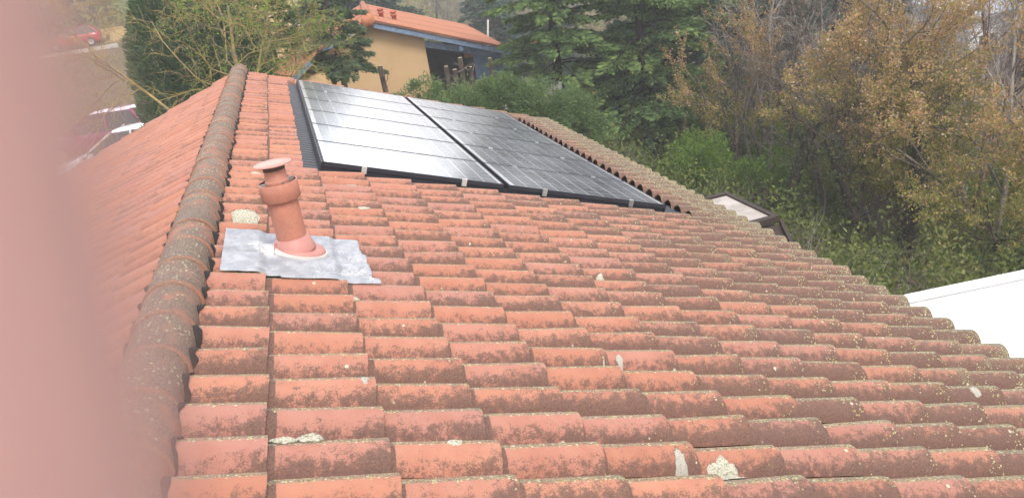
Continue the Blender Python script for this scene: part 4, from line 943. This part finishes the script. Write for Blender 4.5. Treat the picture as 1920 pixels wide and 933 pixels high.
for i in range(2600):
    x = rgs.uniform(5.7, 15); y = rgs.uniform(-.1, 15)
    if vnoise(np.array(x * .6), np.array(y * .6), 31) < .42: continue
    z = float(ground_z(x, y)); p = np.array([x, y, z]); d = np.array([rgs.normal(0, .5), rgs.normal(0, .5), 1]); ln = rgs.uniform(.5, 1.5); r = .004 + .004 * rgs.random()
    for q in range(4): e = p + unit(d) * ln / 4; segs.append((*p, *e, r * (1 - .2 * q), r * (.8 - .2 * q))); p = e; d = unit(d) + rgs.normal(0, .22, 3) - [0, 0, .12]
o = tubes_mesh('dry_brush', segs, M_barkg, None, 3); tag(o, 'grey dry stems and brambles tangled in the undergrowth', 'brush', kind='stuff')
# rough grass on the bank at the left and around the house
n = 60000; x = rgs.uniform(-22, 9, n); y = rgs.uniform(9, 60, n) ; kp = (vnoise(x * .5, y * .5, 41) > .5); x, y = x[kp], y[kp]
o = leaves_mesh('rough_grass', np.stack([x, y, ground_z(x, y)], -1), rgs.normal(0, .4, (len(x), 3)) + [0, 0, 1], .10 + .14 * rgs.random(len(x)), .03, np.clip(.5 + .5 * rgs.random(len(x)), 0, 1), M_und, None, rgs); tag(o, 'rough dry grass on the bank behind the parked cars', 'grass', kind='stuff')

# --- shrubs of the thicket: one of each kind, then copies
shr = []
for q in range(3):
    t = bpy.data.objects.new('shrub', None); COL.objects.link(t); bush_parts(np.random.default_rng(140 + q), t, (0, 0, 1.1), (1.3, 1.2, 1.1), 90, 60, (M_yel, M_und, M_grn)[q], .085, .05, .34, 10, M_bark); shr.append(t)
rgs = np.random.default_rng(150); su = set()
for i in range(26):
    az = rgs.uniform(33, 50); d = rgs.uniform(23, 36); q = (0, 1, 0, 1, 2)[i % 5]; t = shr[q] if q not in su else copy_tree(shr[q]); su.add(q)
    x = CAM[0] + d * math.sin(R(az)); y = CAM[1] + d * math.cos(R(az)); sc = rgs.uniform(.7, 1.3)
    t.location = (x, y, float(ground_z(x, y)) - .1); t.scale = (sc, sc, sc * rgs.uniform(.8, 1.3)); t.rotation_euler = (0, 0, rgs.random() * 6.3)
    tag(t, ('yellow green shrub', 'brownish shrub', 'fresh green shrub')[q] + ' in the thicket behind the copper leaved trees', 'shrub', ('yellow green', 'brownish', 'fresh green')[q] + ' shrubs of the thicket')
# --- woods behind: prototypes, then copies
def bare_proto(seed, h, r, m, kids=(9, 6, 5)):
    t = bpy.data.objects.new('bare_tree', None); COL.objects.link(t); rgs = np.random.default_rng(seed); segs, tw = [], []
    pp = dict(levels=3, kids=list(kids), ratio=[.48, .5, .52], angle=[38, 40, 42], wig=.08, up=[.03, .06, .05, .03], start=[.25, .15, .1], rr=.48, rmin=.009, taper=.35)
    grow(rgs, (0, 0, 0), (rgs.normal(0, .05), rgs.normal(0, .05), 1), h, r, 0, pp, segs, tw)
    if seed % 2: grow(rgs, (0, 0, .3), (.35, .1, 1), h * .85, r * .8, 0, pp, segs, tw)
    tubes_mesh('branches', segs, m, t, 3); return t
def con_proto(seed, h, r, m, nb=110, per=150):
    t = bpy.data.objects.new('conifer', None); COL.objects.link(t); conifer_parts(np.random.default_rng(seed), t, h, r, .6, nb, per, m, .34, .13); return t
bares = [bare_proto(201, 7.5, .10, M_barkg), bare_proto(202, 8.5, .11, M_bark), bare_proto(203, 6.8, .09, M_barkg, (11, 7, 5)), bare_proto(204, 7.8, .10, M_barkr, (10, 7, 5))]
cons = [con_proto(211, 10, 2.3, M_con2), con_proto(212, 12, 2.6, M_con2)]
used = set()
def put(p, x, y, s, rz, label, cat, group):
    t = copy_tree(p) if p.name in used else p
    used.add(p.name); t.location = (x, y, float(ground_z(x, y)) - .1); t.scale = (s, s, s); t.rotation_euler = (0, 0, rz); tag(t, label, cat, group); return t
rgs = np.random.default_rng(300)
def pol(az, d): return CAM[0] + d * math.sin(R(az)), CAM[1] + d * math.cos(R(az))
# nearer bare trees at the right
for i in range(22):
    az = 32.5 + 16.5 * (i % 10) / 9 + rgs.normal(0, .7); d = 24 + 5 * (i // 10) + rgs.uniform(-2, 2); x, y = pol(az, d)
    put(bares[i % 4], x, y, rgs.uniform(.8, 1.05), rgs.random() * 6.3, 'grey leafless tree standing behind the copper leaved trees', 'bare tree', 'bare trees behind the copper trees')
for i in range(7):
    az = 24 + 2.6 * i; x, y = pol(az, 33 + rgs.uniform(-2, 3))
    put(cons[i % 2], x, y, rgs.uniform(.85, 1.1), rgs.random() * 6.3, 'dark bluish conifer behind the big green conifers', 'conifer', 'dark conifers behind the big ones')
for i in range(62):
    az = rgs.uniform(-15, 50); d = rgs.uniform(44, 80); x, y = pol(az, d)
    if az < -5 and d < 68: x, y = pol(az, 68 + (d - 44) * .5)
    kc = vnoise(np.array(az * .25), np.array(d * .05), 7) > (.46 if az > 0 else .7)
    if kc: put(cons[i % 2], x, y, rgs.uniform(.7, 1.0), rgs.random() * 6.3, 'dark conifer in the far wood', 'conifer', 'conifers of the far wood')
    else: put(bares[i % 4], x, y, rgs.uniform(.8, 1.1), rgs.random() * 6.3, 'leafless tree in the far wood', 'bare tree', 'bare trees of the far wood')
# the wooded slope beyond, read as one mass
n = 90000; az = rgs.uniform(-22, 56, n); d = rgs.uniform(60, 150, n); x = CAM[0] + d * np.sin(np.radians(az)); y = CAM[1] + d * np.cos(np.radians(az))
kp = vnoise(x * .09, y * .09, 61) + .5 * vnoise(x * .3, y * .3, 62) > .5; x, y, d = x[kp], y[kp], d[kp]
z = ground_z(x, y) + 5.5 * vnoise(x * .25, y * .25, 64) * rgs.random(len(x)) ** .6
o = leaves_mesh('far_wood', np.stack([x, y, z], -1), rgs.normal(0, 1, (len(x), 3)), .5 + .5 * rgs.random(len(x)), .22, np.clip(.3 + .6 * vnoise(x * .15, y * .15, 66) + .25 * rgs.random(len(x)), 0, 1), M_und, None, rgs); tag(o, 'brownish far wood covering the slope at the top of the view', 'wood', kind='stuff')

# ================================================================== THE HAND IN FRONT OF THE LENS
k = NT('skin'); o_ = k.obj(); n1 = k.noise(o_, 120, 3); n2 = k.noise(o_, 900, 3)
k.base(k.mix(k.ss(n1, .3, .7), (.375, .226, .212), (.42, .262, .246)), .55, .35); k.bump(n2, .25, .0004)
k.b.inputs['Subsurface Weight'].default_value = .35; k.b.inputs['Subsurface Radius'].default_value = (.006, .0025, .0015); k.b.inputs['Subsurface Scale'].default_value = .5
M_skin = k.m
def cam_pt(x, y, z): return tuple(CAM + CR[0] * x + CR[1] * y + CR[2] * z)
def hand():
    chains = {'index': [(-.0225, .052, .030, .0112), (-.0178, .014, .0220, .0100), (-.0212, -.010, .0205, .0086), (-.0234, -.026, .0212, .0068), (-.0236, -.031, .0216, .0045)],
              'middle': [(-.040, .050, .036, .0112), (-.043, .010, .040, .0098), (-.046, -.004, .058, .0085), (-.047, .010, .066, .0070)],
              'ring': [(-.058, .056, .042, .0108), (-.064, .020, .050, .0094), (-.066, .012, .067, .0082), (-.065, .026, .074, .0066)],
              'little': [(-.074, .066, .048, .0098), (-.083, .038, .057, .0082), (-.084, .034, .070, .0072), (-.083, .045, .075, .0058)],
              'thumb': [(-.030, .100, .055, .0150), (-.014, .080, .068, .0125), (-.006, .062, .078, .0105), (-.003, .050, .082, .0075)]}
    V = [(-.058, .150, .065, .026), (-.055, .115, .055, .030), (-.050, .085, .046, .028)]; E = [(0, 1), (1, 2)]
    V += [(-.066, .200, .085, .028), (-.085, .300, .13, .038)]; E += [(0, 3), (3, 4)]
    for nm, ch in chains.items():
        prev = 1 if nm == 'thumb' else 2
        for q in ch: V.append(q); E.append((prev, len(V) - 1)); prev = len(V) - 1
    me = bpy.data.meshes.new('hand'); me.from_pydata([cam_pt(*q[:3]) for q in V], E, []); o = link('hand', me, M_skin)
    md = o.modifiers.new('skin', 'SKIN'); md.use_smooth_shade = True
    for i, q in enumerate(V):
        s_ = me.skin_vertices[0].data[i]; s_.radius = (q[3], q[3]); s_.use_root = (i == 1)
    o.modifiers.new('smooth', 'SUBSURF').render_levels = 3; o.modifiers['smooth'].levels = 3
    tag(o, 'blurred pink finger of a hand held right in front of the lens at left', 'hand')
hand()

# ================================================================== ADDED HAZE
mb = MB(); mb.box(-640, 640, -540, 740, -60, 14.5)
k = NT('added_thin_haze'); k.t.nodes.remove(k.b); pv = k.n('VolumePrincipled'); pv.inputs['Density'].default_value = 0.0030; pv.inputs['Color'].default_value = (.93, .94, .96, 1); pv.inputs['Anisotropy'].default_value = .25; k.l(pv.outputs[0], k.out.inputs['Volume'])  # air volume added to soften contrast, in place of lens veil
tag(mb.build('added_haze', k.m), kind='stuff')
